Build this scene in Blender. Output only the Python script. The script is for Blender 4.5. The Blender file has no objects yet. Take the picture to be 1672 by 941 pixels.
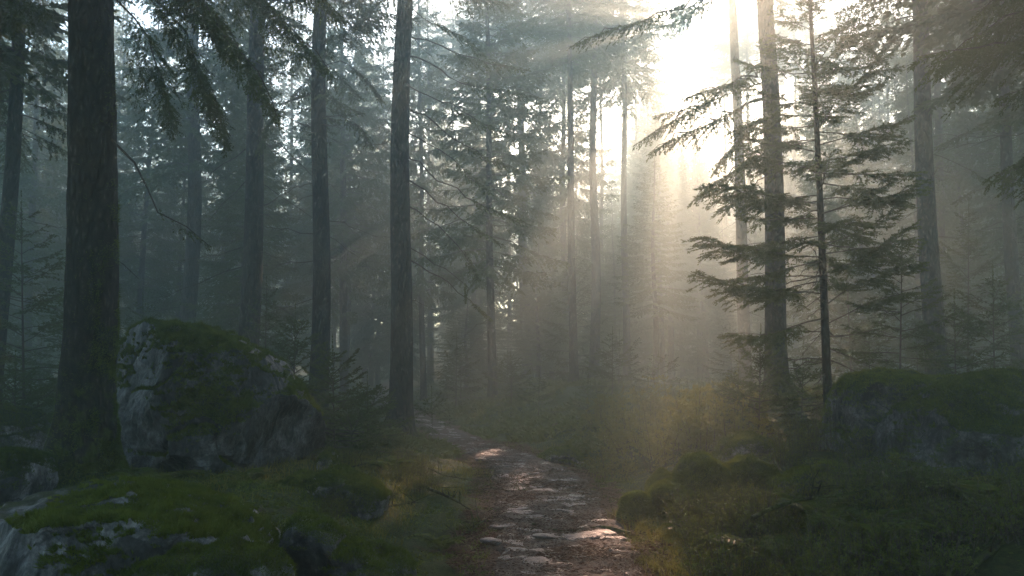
import bpy, bmesh, math, random
import numpy as np
from mathutils import Vector

R = math.radians
random.seed(5)
rng = np.random.default_rng(11)
sc = bpy.context.scene
COL = sc.collection

# ------------------------------------------------------------------ camera
FOC, CX, CY = 1300.0, 836.0, 470.5
PITCH = R(6.0)
CAM = np.array([0.0, 0.0, 1.55])
cp, sp = math.cos(PITCH), math.sin(PITCH)

def ray(px, py):
    a, b = (px - CX) / FOC, (CY - py) / FOC
    return np.array([a, cp - sp * b, sp + cp * b])

def at(px, py, Y):
    d = ray(px, py)
    return CAM + d * (Y / d[1])

SUN = ray(1113, 35); SUN /= np.linalg.norm(SUN)

def x_of(px, Y):                      # x of a pixel column at depth Y near eye height
    return at(px, 607, Y)[0]

cam = bpy.data.cameras.new('camera'); cam_o = bpy.data.objects.new('camera', cam)
COL.objects.link(cam_o)
cam_o.location = CAM; cam_o.rotation_euler = (R(90) + PITCH, 0, 0)
cam.sensor_width = 36; cam.lens = FOC / 1672 * 36
cam.clip_end = 1000; cam.clip_start = 0.05
sc.camera = cam_o

# ------------------------------------------------------------------ noise
def _hash(ix, iy, iz, seed):
    with np.errstate(over='ignore'):
        n = (ix.astype(np.int64) * 374761393 + iy.astype(np.int64) * 668265263 + iz.astype(np.int64) * 2147483647 + seed * 1274126177) & 0xffffffff
        n = ((n ^ (n >> 13)) * 1274126177) & 0xffffffff
        n = ((n ^ (n >> 16)) * 2246822519) & 0xffffffff
        n = n ^ (n >> 15)
    return (n & 0xffff) / 32767.5 - 1.0

def vnoise(p, seed=0):
    p = np.asarray(p, float)
    i = np.floor(p).astype(np.int64); f = p - i
    f = f * f * f * (f * (f * 6 - 15) + 10)
    x, y, z = i[:, 0], i[:, 1], i[:, 2]
    u, v, w = f[:, 0], f[:, 1], f[:, 2]
    def L(a, b, t): return a + (b - a) * t
    c = lambda dx, dy, dz: _hash(x + dx, y + dy, z + dz, seed)
    return L(L(L(c(0,0,0), c(1,0,0), u), L(c(0,1,0), c(1,1,0), u), v),
             L(L(c(0,0,1), c(1,0,1), u), L(c(0,1,1), c(1,1,1), u), v), w)

def fbm(p, octaves=4, seed=0, gain=0.5):
    p = np.asarray(p, float); s = np.zeros(len(p)); a = 1.0
    for k in range(octaves):
        s += a * vnoise(p * (2.03 ** k) + 17.3 * k, seed + k); a *= gain
    return s

def noise2(x, y, scale, octaves=3, seed=0):
    q = np.stack([np.ravel(x) / scale, np.ravel(y) / scale, np.full(np.size(x), 0.37)], 1)
    return fbm(q, octaves, seed).reshape(np.shape(x))

def ss(a, b, x):
    t = np.clip((x - a) / (b - a), 0, 1); return t * t * (3 - 2 * t)

def unit(v):
    return v / np.maximum(np.linalg.norm(v, axis=-1, keepdims=True), 1e-9)

# ------------------------------------------------------------------ materials
def new_mat(name):
    m = bpy.data.materials.new(name); m.use_nodes = True
    nt = m.node_tree; nt.nodes.clear()
    return m, nt

def N(nt, t, **kw):
    n = nt.nodes.new(t)
    for k, v in kw.items(): setattr(n, k, v)
    return n

def ramp(nt, fac, stops):
    r = N(nt, 'ShaderNodeValToRGB'); e = r.color_ramp.elements
    while len(e) < len(stops): e.new(0.5)
    for el, (p, c) in zip(e, stops):
        el.position = p; el.color = (*c, 1) if len(c) == 3 else c
    nt.links.new(fac, r.inputs[0]); return r.outputs[0]

def tex_noise(nt, scale, detail=5, rough=0.6, vec=None, dist=0.0):
    n = N(nt, 'ShaderNodeTexNoise'); n.inputs['Scale'].default_value = scale
    n.inputs['Detail'].default_value = detail; n.inputs['Roughness'].default_value = rough
    n.inputs['Distortion'].default_value = dist
    if vec is not None: nt.links.new(vec, n.inputs['Vector'])
    return n.outputs['Fac']

def mix_col(nt, fac, a, b, mode='MIX'):
    m = N(nt, 'ShaderNodeMix', data_type='RGBA', blend_type=mode)
    for sock, v in ((m.inputs[0], fac), (m.inputs[6], a), (m.inputs[7], b)):
        if hasattr(v, 'links'): nt.links.new(v, sock)
        elif isinstance(v, (int, float)): sock.default_value = v
        else: sock.default_value = (*v, 1)
    return m.outputs[2]

def math_n(nt, op, a, b=None, clamp=False):
    m = N(nt, 'ShaderNodeMath', operation=op, use_clamp=clamp)
    for sock, v in zip(m.inputs, (a, b)):
        if v is None: continue
        if hasattr(v, 'links'): nt.links.new(v, sock)
        else: sock.default_value = v
    return m.outputs[0]

def bump(nt, h, strength, dist, prev=None):
    b = N(nt, 'ShaderNodeBump'); b.inputs['Strength'].default_value = strength; b.inputs['Distance'].default_value = dist
    nt.links.new(h, b.inputs['Height'])
    if prev is not None: nt.links.new(prev, b.inputs['Normal'])
    return b.outputs[0]

def finish(nt, col, rough=0.8, normal=None, spec=0.3):
    p = N(nt, 'ShaderNodeBsdfPrincipled'); o = N(nt, 'ShaderNodeOutputMaterial')
    if hasattr(col, 'links'): nt.links.new(col, p.inputs['Base Color'])
    else: p.inputs['Base Color'].default_value = (*col, 1)
    if hasattr(rough, 'links'): nt.links.new(rough, p.inputs['Roughness'])
    else: p.inputs['Roughness'].default_value = rough
    p.inputs['Specular IOR Level'].default_value = spec
    if normal is not None: nt.links.new(normal, p.inputs['Normal'])
    nt.links.new(p.outputs[0], o.inputs[0]); return p

def leaf_mat(name, dark, light, trans=0.4, tcol=None, scale=1.6):
    m, nt = new_mat(name)
    g = N(nt, 'ShaderNodeNewGeometry'); oi = N(nt, 'ShaderNodeObjectInfo')
    f = tex_noise(nt, scale, 3, 0.6, g.outputs['Position'])
    f2 = math_n(nt, 'ADD', f, math_n(nt, 'MULTIPLY', math_n(nt, 'SUBTRACT', oi.outputs['Random'], 0.5), 0.25))
    col = ramp(nt, f2, [(0.3, dark), (0.7, light)])
    p = N(nt, 'ShaderNodeBsdfPrincipled'); p.inputs['Roughness'].default_value = 0.55
    p.inputs['Specular IOR Level'].default_value = 0.12
    nt.links.new(col, p.inputs['Base Color'])
    t = N(nt, 'ShaderNodeBsdfTranslucent')
    tc = mix_col(nt, 0.6, col, tcol or tuple(1.6 * c for c in light))
    nt.links.new(tc, t.inputs['Color'])
    mx = N(nt, 'ShaderNodeMixShader'); mx.inputs[0].default_value = trans
    nt.links.new(p.outputs[0], mx.inputs[1]); nt.links.new(t.outputs[0], mx.inputs[2])
    o = N(nt, 'ShaderNodeOutputMaterial'); nt.links.new(mx.outputs[0], o.inputs[0])
    return m

NEEDLE = leaf_mat('needle_green', (0.025, 0.05, 0.022), (0.06, 0.095, 0.03), 0.38, (0.16, 0.17, 0.03))
MOSS_BLADE = leaf_mat('moss_green', (0.022, 0.046, 0.008), (0.12, 0.16, 0.026), 0.42, (0.16, 0.19, 0.02), 7.0)
LEAF = leaf_mat('leaf_green', (0.03, 0.06, 0.014), (0.1, 0.13, 0.03), 0.42, (0.2, 0.2, 0.035), 2.0)
DRY_LEAF = leaf_mat('leaf_yellow', (0.05, 0.07, 0.018), (0.14, 0.15, 0.045), 0.5, (0.32, 0.30, 0.07), 2.0)
GRASS = leaf_mat('grass_blade', (0.06, 0.085, 0.018), (0.15, 0.15, 0.04), 0.45, (0.3, 0.27, 0.05), 2.5)

def bark_mat(name, a, b, mossy=0.0, z_moss=1.0):
    m, nt = new_mat(name)
    tc = N(nt, 'ShaderNodeTexCoord'); mp = N(nt, 'ShaderNodeMapping')
    mp.inputs['Scale'].default_value = (1, 1, 0.42)
    nt.links.new(tc.outputs['Object'], mp.inputs[0])
    v = N(nt, 'ShaderNodeTexVoronoi', feature='F1'); v.inputs['Scale'].default_value = 15
    wob = tex_noise(nt, 6, 3, 0.6, mp.outputs[0])
    wv = N(nt, 'ShaderNodeVectorMath', operation='ADD')
    sc_ = N(nt, 'ShaderNodeVectorMath', operation='SCALE'); sc_.inputs['Scale'].default_value = 0.16
    nn = N(nt, 'ShaderNodeTexNoise'); nn.inputs['Scale'].default_value = 7; nt.links.new(mp.outputs[0], nn.inputs['Vector'])
    nt.links.new(nn.outputs['Color'], sc_.inputs[0]); nt.links.new(mp.outputs[0], wv.inputs[0]); nt.links.new(sc_.outputs[0], wv.inputs[1])
    nt.links.new(wv.outputs[0], v.inputs['Vector'])
    big = tex_noise(nt, 1.3, 4, 0.6, tc.outputs['Object'])
    fine = tex_noise(nt, 40, 5, 0.7, mp.outputs[0])
    col = ramp(nt, math_n(nt, 'ADD', math_n(nt, 'MULTIPLY', v.outputs['Distance'], -0.9), math_n(nt, 'ADD', big, math_n(nt, 'MULTIPLY', fine, 0.35))),
               [(0.0, tuple(0.4 * c for c in a)), (0.45, a), (0.8, b)])
    h = math_n(nt, 'ADD', math_n(nt, 'MULTIPLY', v.outputs['Distance'], -1.0), math_n(nt, 'MULTIPLY', fine, 0.5))
    nor = bump(nt, h, 1.0, 0.06)
    if mossy > 0:
        sep = N(nt, 'ShaderNodeSeparateXYZ'); nt.links.new(tc.outputs['Object'], sep.inputs[0])
        mr = N(nt, 'ShaderNodeMapRange'); mr.inputs[1].default_value = 0; mr.inputs[2].default_value = z_moss; mr.inputs[3].default_value = 0.10; mr.inputs[4].default_value = -0.22
        nt.links.new(sep.outputs['Z'], mr.inputs[0])
        mn = tex_noise(nt, 6.0, 8, 0.75, tc.outputs['Object'])
        f = math_n(nt, 'MULTIPLY', math_n(nt, 'SUBTRACT', math_n(nt, 'ADD', mn, mr.outputs[0]), 0.52), 9.0 * mossy, True)
        col = mix_col(nt, f, col, (0.055, 0.07, 0.012))
    finish(nt, col, 0.85, nor, 0.2)
    return m

BARK = bark_mat('bark_grey_brown', (0.05, 0.043, 0.036), (0.16, 0.14, 0.12), 0.6, 2.2)
BARK_DARK = bark_mat('bark_dark_mossy', (0.035, 0.03, 0.026), (0.13, 0.115, 0.1), 1.0, 3.0)
m, nt = new_mat('twig_wood')
_g = N(nt, 'ShaderNodeNewGeometry')
finish(nt, ramp(nt, tex_noise(nt, 9, 3, 0.6, _g.outputs['Position']), [(0.3, (0.04, 0.032, 0.025)), (0.7, (0.1, 0.085, 0.07))]), 0.85)
TWIG = m

def rock_mat(name, moss_bias=0.0, seed=0.0, tone=1.0):
    m, nt = new_mat(name)
    tc = N(nt, 'ShaderNodeTexCoord'); g = N(nt, 'ShaderNodeNewGeometry')
    mp = N(nt, 'ShaderNodeMapping'); mp.inputs['Location'].default_value = (seed, seed * 2, 0)
    nt.links.new(tc.outputs['Object'], mp.inputs[0]); v = mp.outputs[0]
    n1 = tex_noise(nt, 2.2, 9, 0.72, v, 0.5); n2 = tex_noise(nt, 26, 6, 0.75, v)
    mp2 = N(nt, 'ShaderNodeMapping'); mp2.inputs['Scale'].default_value = (3.2, 3.2, 1.6); mp2.inputs['Rotation'].default_value = (0.3, 0.6, 0.2)
    nt.links.new(tc.outputs['Object'], mp2.inputs[0])
    n3 = tex_noise(nt, 2.0, 7, 0.7, mp2.outputs[0], 0.6)
    mixv = math_n(nt, 'ADD', math_n(nt, 'MULTIPLY', n1, 0.75), math_n(nt, 'MULTIPLY', n3, 0.25))
    col = ramp(nt, mixv, [(0.40, (0.012, 0.013, 0.012)), (0.48, (0.05, 0.052, 0.053)), (0.54, (0.2, 0.2, 0.205)), (0.64, (0.46, 0.46, 0.47))])
    col = mix_col(nt, 0.75, col, ramp(nt, n2, [(0.38, (0.1, 0.1, 0.1)), (0.6, (1.15, 1.15, 1.15))]), 'MULTIPLY')
    vc = N(nt, 'ShaderNodeTexVoronoi', feature='DISTANCE_TO_EDGE'); vc.inputs['Scale'].default_value = 1.7
    wn = N(nt, 'ShaderNodeTexNoise'); wn.inputs['Scale'].default_value = 3.0; wn.inputs['Detail'].default_value = 6; nt.links.new(v, wn.inputs['Vector'])
    wa = N(nt, 'ShaderNodeVectorMath', operation='MULTIPLY_ADD'); wa.inputs[1].default_value = (.35, .35, .35); nt.links.new(wn.outputs['Color'], wa.inputs[0]); nt.links.new(v, wa.inputs[2]); nt.links.new(wa.outputs[0], vc.inputs['Vector'])
    crack = ramp(nt, vc.outputs['Distance'], [(0.0, (.12, .12, .12)), (0.022, (1, 1, 1))])
    col = mix_col(nt, 0.85, col, crack, 'MULTIPLY')
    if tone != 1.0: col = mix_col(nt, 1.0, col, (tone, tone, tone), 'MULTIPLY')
    h = math_n(nt, 'ADD', math_n(nt, 'MULTIPLY', n3, 1.0), math_n(nt, 'MULTIPLY', n2, 0.25))
    nor = bump(nt, h, 0.85, 0.06)
    sep = N(nt, 'ShaderNodeSeparateXYZ'); nt.links.new(g.outputs['Normal'], sep.inputs[0])
    mn = tex_noise(nt, 1.6, 8, 0.7, v, 0.4)
    f = math_n(nt, 'ADD', math_n(nt, 'MULTIPLY', sep.outputs['Z'], 0.55), math_n(nt, 'MULTIPLY', mn, 0.75))
    f = math_n(nt, 'MULTIPLY', math_n(nt, 'SUBTRACT', f, 0.77 - moss_bias), 8.0, True)
    mossc = ramp(nt, tex_noise(nt, 14, 6, 0.7, v), [(0.3, (0.012, 0.02, 0.005)), (0.7, (0.045, 0.062, 0.011))])
    nor2 = bump(nt, tex_noise(nt, 60, 4, 0.7, v), 1.0, 0.03)
    col = mix_col(nt, f, col, mossc)
    mv = N(nt, 'ShaderNodeMix', data_type='VECTOR'); nt.links.new(f, mv.inputs[0]); nt.links.new(nor, mv.inputs[4]); nt.links.new(nor2, mv.inputs[5])
    rough = math_n(nt, 'ADD', math_n(nt, 'MULTIPLY', f, 0.5), 0.42)
    finish(nt, col, rough, mv.outputs[1], 0.45)
    return m

ROCK = rock_mat('granite_with_moss', 0.0, 0.0, .7)
ROCK_MOSSY = rock_mat('granite_deep_moss', 0.2, 3.1)
ROCK_WORN = rock_mat('granite_worn', -0.07, 1.3, .8)
ROCK_SLAB = rock_mat('granite_slab', -0.03, 0.0, .5)
ROCK_FULL = rock_mat('rock_under_moss', 0.65, 9.2)
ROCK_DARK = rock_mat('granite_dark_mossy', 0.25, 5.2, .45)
ROCK_BARE = rock_mat('granite_bare', -0.2, 7.7)

# ------------------------------------------------------------------ mesh helpers
class Geo:
    def __init__(s): s.V = []; s.F = []; s.n = 0; s.held = {}
    def add(s, V, F, mi=0):
        V = np.asarray(V, float).reshape(-1, 3); F = np.asarray(F, np.int64)
        if len(V) == 0 or len(F) == 0: return
        s.V.append(V); s.F.append((F + s.n, mi)); s.n += len(V)
    def mesh(s, name, mats, smooth=False):
        me = bpy.data.meshes.new(name)
        V = np.concatenate(s.V)
        me.vertices.add(len(V)); me.vertices.foreach_set('co', V.astype(np.float32).ravel())
        loops = np.concatenate([f.ravel() for f, _ in s.F])
        sizes = np.concatenate([np.full(len(f), f.shape[1]) for f, _ in s.F])
        mi = np.concatenate([np.full(len(f), k) for f, k in s.F])
        starts = np.concatenate([[0], np.cumsum(sizes)[:-1]])
        me.loops.add(len(loops)); me.loops.foreach_set('vertex_index', loops.astype(np.int32))
        me.polygons.add(len(sizes)); me.polygons.foreach_set('loop_start', starts.astype(np.int32))
        me.polygons.foreach_set('material_index', mi.astype(np.int32))
        sm = np.isin(mi, smooth) if isinstance(smooth, (list, tuple)) else np.full(len(sizes), bool(smooth))
        me.polygons.foreach_set('use_smooth', sm)
        for m in (mats if isinstance(mats, (list, tuple)) else [mats]): me.materials.append(m)
        me.update(calc_edges=True)
        return me

def obj(name, me, parent=None, loc=None):
    o = bpy.data.objects.new(name, me); COL.objects.link(o)
    if parent is not None: o.parent = parent
    if loc is not None: o.location = loc
    return o

def tag(o, label=None, cat=None, group=None, kind=None):
    if label: o['label'] = label
    if cat: o['category'] = cat
    if group: o['group'] = group
    if kind: o['kind'] = kind
    return o

def empty(name, loc, label, cat, group=None):
    o = bpy.data.objects.new(name, None); COL.objects.link(o); o.location = loc
    o.empty_display_size = 0.2
    return tag(o, label, cat, group)

def copy_tree(o):
    c = o.copy(); COL.objects.link(c)
    for k in ('label', 'group'):
        if k in c: del c[k]
    for ch in o.children:
        d = ch.copy(); COL.objects.link(d); d.parent = c
        for g2 in ch.children:
            e = g2.copy(); COL.objects.link(e); e.parent = d
    return c

def tube(P, rad, seg=6, wob=None):
    P = np.asarray(P, float); n = len(P); rad = np.broadcast_to(rad, (n,))
    T = unit(np.gradient(P, axis=0))
    ref = np.tile(np.array([1.0, 0, 0]), (n, 1)); ref[np.abs(T[:, 0]) > 0.9] = (0, 1, 0)
    U = unit(np.cross(T, ref)); W = np.cross(T, U)
    a = np.arange(seg) / seg * 2 * np.pi
    r = rad[:, None] * (1 if wob is None else wob)
    V = P[:, None, :] + (U[:, None, :] * np.cos(a)[None, :, None] + W[:, None, :] * np.sin(a)[None, :, None]) * (r[..., None] if np.ndim(r) == 2 else r[:, None, None])
    i = np.arange(n - 1)[:, None] * seg; j = np.arange(seg)[None, :]; j2 = (j + 1) % seg
    F = np.stack([i + j, i + j2, i + seg + j2, i + seg + j], -1).reshape(-1, 4)
    return V.reshape(-1, 3), F

# ------------------------------------------------------------------ terrain
_py = np.array([2, 4.5, 6.3, 8.5, 10.5, 12.6, 14.5, 16.5, 19, 22, 26, 31, 40, 60, 140])
_px = np.array([.42, .44, .45, .42, .45, .36, 0.0, -.62, -1.35, -2.0, -2.9, -4.2, -6.5, -9, -14])
_ph = np.array([.72, .66, .62, .66, .68, .68, .62, .58, .56, .55, .55, .5, .5, .4, .3])
def xc(y): return np.interp(y, _py, _px)
def hw(y): return np.interp(y, _py, _ph)

def height(x, y):
    x = np.asarray(x, float); y = np.asarray(y, float)
    w = hw(y); u = x - xc(y)
    edge = 0.18 * noise2(x, y, 0.7, 3, 40)
    out = np.abs(u) - w + edge
    m = ss(-0.1, 0.6, out)
    left = 0.28 * ss(0.0, 2.0, -u - w + edge) * ss(2.0, 7.0, y)
    right = (0.5 * ss(0.0, 2.6, u - w + edge) + 0.45 * ss(2.6, 5.2, u - w) * ss(10.5, 13.5, y)) * ss(2.0, 6.0, y)
    far = 0.35 * ss(20, 60, y) + 8.0 * ss(48, 132, y) + 2.5 * ss(30, 110, np.abs(x))
    n = 0.10 * noise2(x, y, 1.3, 4, 3) + 0.16 * noise2(x, y, 4.5, 3, 9) + 0.5 * noise2(x, y, 16, 2, 15) * ss(18, 45, y)
    return left + right + far + n * (0.12 + 0.88 * m)

def graded(lo, hi, core0, core1, step, grow=1.12):
    a = list(np.arange(core0, core1 + 1e-6, step))
    s, p = step, core1
    while p < hi: s *= grow; p += s; a.append(min(p, hi))
    s, p = step, core0
    while p > lo: s *= grow; p -= s; a.insert(0, max(p, lo))
    return np.array(a)

gx = graded(-110, 110, -6.5, 7.5, 0.06); gy = graded(-30, 135, 3.2, 17, 0.06, 1.06)
X, Y = np.meshgrid(gx, gy)
Z = height(X, Y)
Z += (0.018 * noise2(X, Y, 0.16, 3, 61)) * ss(-0.2, 0.4, np.abs(X - xc(Y)) - hw(Y))
Z -= 0.05 * (1 - ss(-0.25, 0.0, np.abs(X - xc(Y)) - hw(Y)))
def grid_faces(r, c):
    i = np.arange(r - 1)[:, None] * c; j = np.arange(c - 1)[None, :]
    return np.stack([i + j, i + j + 1, i + c + j + 1, i + c + j], -1).reshape(-1, 4)
g = Geo(); g.add(np.stack([X, Y, Z], -1), grid_faces(len(gy), len(gx)))
m, nt = new_mat('forest_floor')
_g = N(nt, 'ShaderNodeNewGeometry')
n1 = tex_noise(nt, 0.9, 7, 0.65, _g.outputs['Position']); n2 = tex_noise(nt, 22, 6, 0.7, _g.outputs['Position'])
mossc = ramp(nt, n2, [(0.3, (0.016, 0.026, 0.006)), (0.7, (0.06, 0.08, 0.014))])
litter = ramp(nt, n2, [(0.3, (0.03, 0.018, 0.01)), (0.7, (0.14, 0.07, 0.035))])
tr_ = N(nt, 'ShaderNodeAttribute', attribute_name='trail')
lf = math_n(nt, 'MULTIPLY', math_n(nt, 'SUBTRACT', math_n(nt, 'ADD', n1, math_n(nt, 'MULTIPLY', tr_.outputs['Fac'], .5)), 0.56), 9.0, True)
col = mix_col(nt, lf, mossc, litter)
finish(nt, col, 0.9, bump(nt, n2, 1.0, 0.05), 0.2)
o = obj('ground', g.mesh('ground', m, True)); tag(o, kind='structure')
X, Y = np.meshgrid(gx, gy)
a_ = o.data.attributes.new('trail', 'FLOAT', 'POINT'); a_.data.foreach_set('value', ss(.5, -.05, np.abs(X - xc(Y)) - hw(Y)).ravel().astype(np.float32))

# path sheet with slabs of wet stone pressed into it
yy = graded(3.4, 60, 3.5, 15, 0.024, 1.05); uu = np.linspace(-1.25, 1.25, 110)
U, Y = np.meshgrid(uu, yy); X = xc(Y) + U * hw(Y)
base = height(X, Y) * 1.0
seeds = np.random.default_rng(3)
ns = 2200
sy = 3.4 + 46 * seeds.random(ns) ** 1.3; su = seeds.uniform(-1.0, 1.0, ns); sx = xc(sy) + su * hw(sy)
on = (seeds.random(ns) < 0.3) & (np.abs(su) < 0.8)
shh = seeds.uniform(0.3, 1.0, ns); tx, ty = seeds.uniform(-.12, .12, ns), seeds.uniform(-.16, .05, ns)
P = np.stack([X.ravel(), Y.ravel()], 1)
wx = X.ravel() + 0.07 * noise2(X, Y, 0.22, 3, 71).ravel(); wy = Y.ravel() + 0.07 * noise2(X, Y, 0.22, 3, 72).ravel()
slab = np.zeros(len(P)); sh = np.zeros(len(P))
for a in range(0, len(P), 4000):
    dx = (wx[a:a+4000, None] - sx[None]) ; dy = (wy[a:a+4000, None] - sy[None]) * 1.35
    d = np.sqrt(dx * dx + dy * dy); k = np.argpartition(d, 1, axis=1)[:, :2]
    r_ = np.arange(len(d)); d0, d1 = d[r_, k[:, 0]], d[r_, k[:, 1]]
    sw = d0 > d1; k0 = np.where(sw, k[:, 1], k[:, 0]); e = np.abs(d1 - d0)
    msk = ss(0.012, 0.05, e) * on[k0] * ss(0.20, 0.13, np.minimum(d0, d1))
    slab[a:a+4000] = msk
    sh[a:a+4000] = msk * (0.010 * shh[k0] + .35 * ( tx[k0] * (wx[a:a+4000] - sx[k0]) + ty[k0] * (wy[a:a+4000] - sy[k0])))
slab = slab.reshape(X.shape); sh = sh.reshape(X.shape)
rough_ = 0.022 * np.abs(noise2(X, Y, 0.5, 3, 81)) + 0.014 * noise2(X, Y, 0.09, 3, 82) * (1 - slab) + 0.008 * noise2(X, Y, 0.06, 3, 83)
edge = np.abs(U) + 0.16 * noise2(X, Y, 0.35, 3, 90)
Zp = base + 0.012 + rough_ + sh - 0.16 * ss(0.85, 1.2, edge)
g = Geo(); g.add(np.stack([X, Y, Zp], -1), grid_faces(*X.shape))
m, nt = new_mat('trodden_path')
_g = N(nt, 'ShaderNodeNewGeometry'); at_ = N(nt, 'ShaderNodeAttribute', attribute_name='slab')
n1 = tex_noise(nt, 2.0, 6, 0.65, _g.outputs['Position']); n2 = tex_noise(nt, 55, 5, 0.75, _g.outputs['Position']); n3 = tex_noise(nt, 9, 6, 0.7, _g.outputs['Position'])
soil = ramp(nt, n2, [(0.3, (0.02, 0.011, 0.006)), (0.55, (0.075, 0.036, 0.016)), (0.75, (0.17, 0.08, 0.036))])
soil = mix_col(nt, ramp(nt, n1, [(0.4, (0, 0, 0)), (0.6, (0.8, 0.8, 0.8))]), soil, ramp(nt, n3, [(0.3, (0.02, 0.014, 0.01)), (0.7, (0.06, 0.043, 0.03))]))
stone = ramp(nt, n3, [(0.3, (0.022, 0.021, 0.02)), (0.7, (0.095, 0.09, 0.085))])
f = math_n(nt, 'MULTIPLY', math_n(nt, 'SUBTRACT', math_n(nt, 'ADD', at_.outputs['Fac'], math_n(nt, 'MULTIPLY', n3, 0.5)), 0.62), 5.0, True)
col = mix_col(nt, f, soil, stone)
rr = math_n(nt, 'SUBTRACT', 0.8, math_n(nt, 'MULTIPLY', f, 0.42))
finish(nt, col, rr, bump(nt, math_n(nt, 'ADD', n2, n3), 0.8, 0.02), 0.5)
me = g.mesh('path', m, True)
ca = me.attributes.new('slab', 'FLOAT', 'POINT'); ca.data.foreach_set('value', slab.ravel().astype(np.float32))
tag(obj('path', me), kind='structure')

def gz(x, y): return float(height(np.array([x]), np.array([y]))[0])

# ------------------------------------------------------------------ rocks
_ico = {}
def ico(level):
    if level not in _ico:
        bm = bmesh.new(); bmesh.ops.create_icosphere(bm, subdivisions=level, radius=1)
        _ico[level] = (np.array([v.co[:] for v in bm.verts]), np.array([[v.index for v in f.verts] for f in bm.faces])); bm.free()
    return _ico[level]

def vert_normals(V, F):
    n = np.cross(V[F[:, 1]] - V[F[:, 0]], V[F[:, 2]] - V[F[:, 0]])
    out = np.zeros_like(V)
    for k in range(3): np.add.at(out, F[:, k], n)
    return unit(out)

def blades_on(V, F, count, length, width, zmin, seed, nscale=1.2, nbias=0.0, lean=0.5, sel=None):
    """short moss shoots over the upward faces of a surface"""
    r = np.random.default_rng(seed)
    A, B, C_ = V[F[:, 0]], V[F[:, 1]], V[F[:, 2]]
    cr = np.cross(B - A, C_ - A); ar = np.linalg.norm(cr, axis=1); nn = unit(cr); cen = (A + B + C_) / 3
    w = ar * (nn[:, 2] > zmin + 0.45 * fbm(cen / nscale, 4, seed) - nbias)
    if sel is not None: w = w * sel(cen, nn)
    if w.sum() <= 0: return np.zeros((0, 3)), np.zeros((0, 3), int)
    k = r.choice(len(F), count, p=w / w.sum())
    a, b = r.random(count), r.random(count); s = a + b > 1; a[s], b[s] = 1 - a[s], 1 - b[s]
    P = A[k] + (B - A)[k] * a[:, None] + (C_ - A)[k] * b[:, None]
    d = unit(nn[k] + r.normal(0, lean, (count, 3)) + (0, 0, 0.3))
    sd = unit(np.cross(d, r.normal(0, 1, (count, 3))))
    L = length * (r.uniform(0.45, 1.25, count) * (1 + .7 * fbm(P / .13, 2, seed + 3)))[:, None]; W = width * r.uniform(0.6, 1.3, count)[:, None]
    T = np.stack([P - sd * W / 2 - d * L * .15, P + sd * W / 2 - d * L * .15, P + d * L], 1).reshape(-1, 3)
    return T, np.arange(3 * count).reshape(-1, 3)

def rock_shape(poly, Yc, depth, planes=(), level=6, p=2.6, rough=0.05, seed=0, smooth=0.04, lump=0.0, facets=0):
    """solid boulder whose seen outline follows poly (pixels) at distance Yc; planes are flat fracture faces"""
    W = np.array([at(px, py, Yc) for px, py in poly])
    c = W.mean(0); cen = np.array([c[0], Yc, (W[:, 2].max() + W[:, 2].min()) / 2])
    ang = np.arctan2(W[:, 2] - cen[2], W[:, 0] - cen[0]); rad = np.hypot(W[:, 2] - cen[2], W[:, 0] - cen[0])
    o_ = np.argsort(ang); ang, rad = ang[o_], rad[o_]
    D, F = ico(level)
    th = np.arctan2(D[:, 2], D[:, 0])
    Rr = np.interp(th, np.concatenate([ang - 2 * np.pi, ang, ang + 2 * np.pi]), np.tile(rad, 3))
    s = np.hypot(D[:, 0], D[:, 2])
    r = ((s / Rr) ** p + (np.abs(D[:, 1]) / depth) ** p) ** (-1 / p)
    for pt, nrm in planes:
        n_ = np.array(nrm, float); n_ /= np.linalg.norm(n_)
        q = np.dot(np.array(pt) - cen, n_); dn = D @ n_
        rp = np.where(dn > 1e-3, q / np.maximum(dn, 1e-3), 1e3)
        h = np.clip(0.5 + 0.5 * (rp - r) / smooth, 0, 1)
        r = rp * (1 - h) + r * h - smooth * h * (1 - h)
    rf_ = np.random.default_rng(seed + 77)
    for q in range(facets):               # flat fracture faces all over the block
        n_ = rf_.normal(0, 1, 3); n_[1] = -abs(n_[1]) * .9; n_ /= np.linalg.norm(n_)
        i_ = np.argmax(D @ n_); rp = np.where(D @ n_ > 1e-3, r[i_] * rf_.uniform(.84, .96) / np.maximum(D @ n_, 1e-3), 1e3)
        h = np.clip(0.5 + 0.5 * (rp - r) / (smooth * .5), 0, 1); r = rp * (1 - h) + r * h - smooth * .5 * h * (1 - h)
    V = D * r[:, None]
    nrm = vert_normals(V, F)
    q = V + cen
    disp = rough * (0.7 * fbm(q / 0.7, 5, seed, 0.55) + 0.35 * -np.abs(vnoise(q / 0.28, seed + 9)))
    if lump: disp += lump * np.abs(fbm(q / 0.3, 2, seed + 4))
    disp += .045 * np.maximum(-.1, fbm(q / .19, 3, seed + 6)) * ss(.2, .7, nrm[:, 2]) - (.020 * np.abs(fbm(q / .17, 2, seed + 31)) + .012 * np.abs(vnoise(q / .06, seed + 32))) * ss(.75, .3, nrm[:, 2]) - .05 * ss(.06, 0, np.abs(vnoise(q / .8 + 3.7, seed + 12))) * ss(.8, .3, nrm[:, 2])
    V = V + nrm * disp[:, None]
    return V + cen, F, cen

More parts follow.
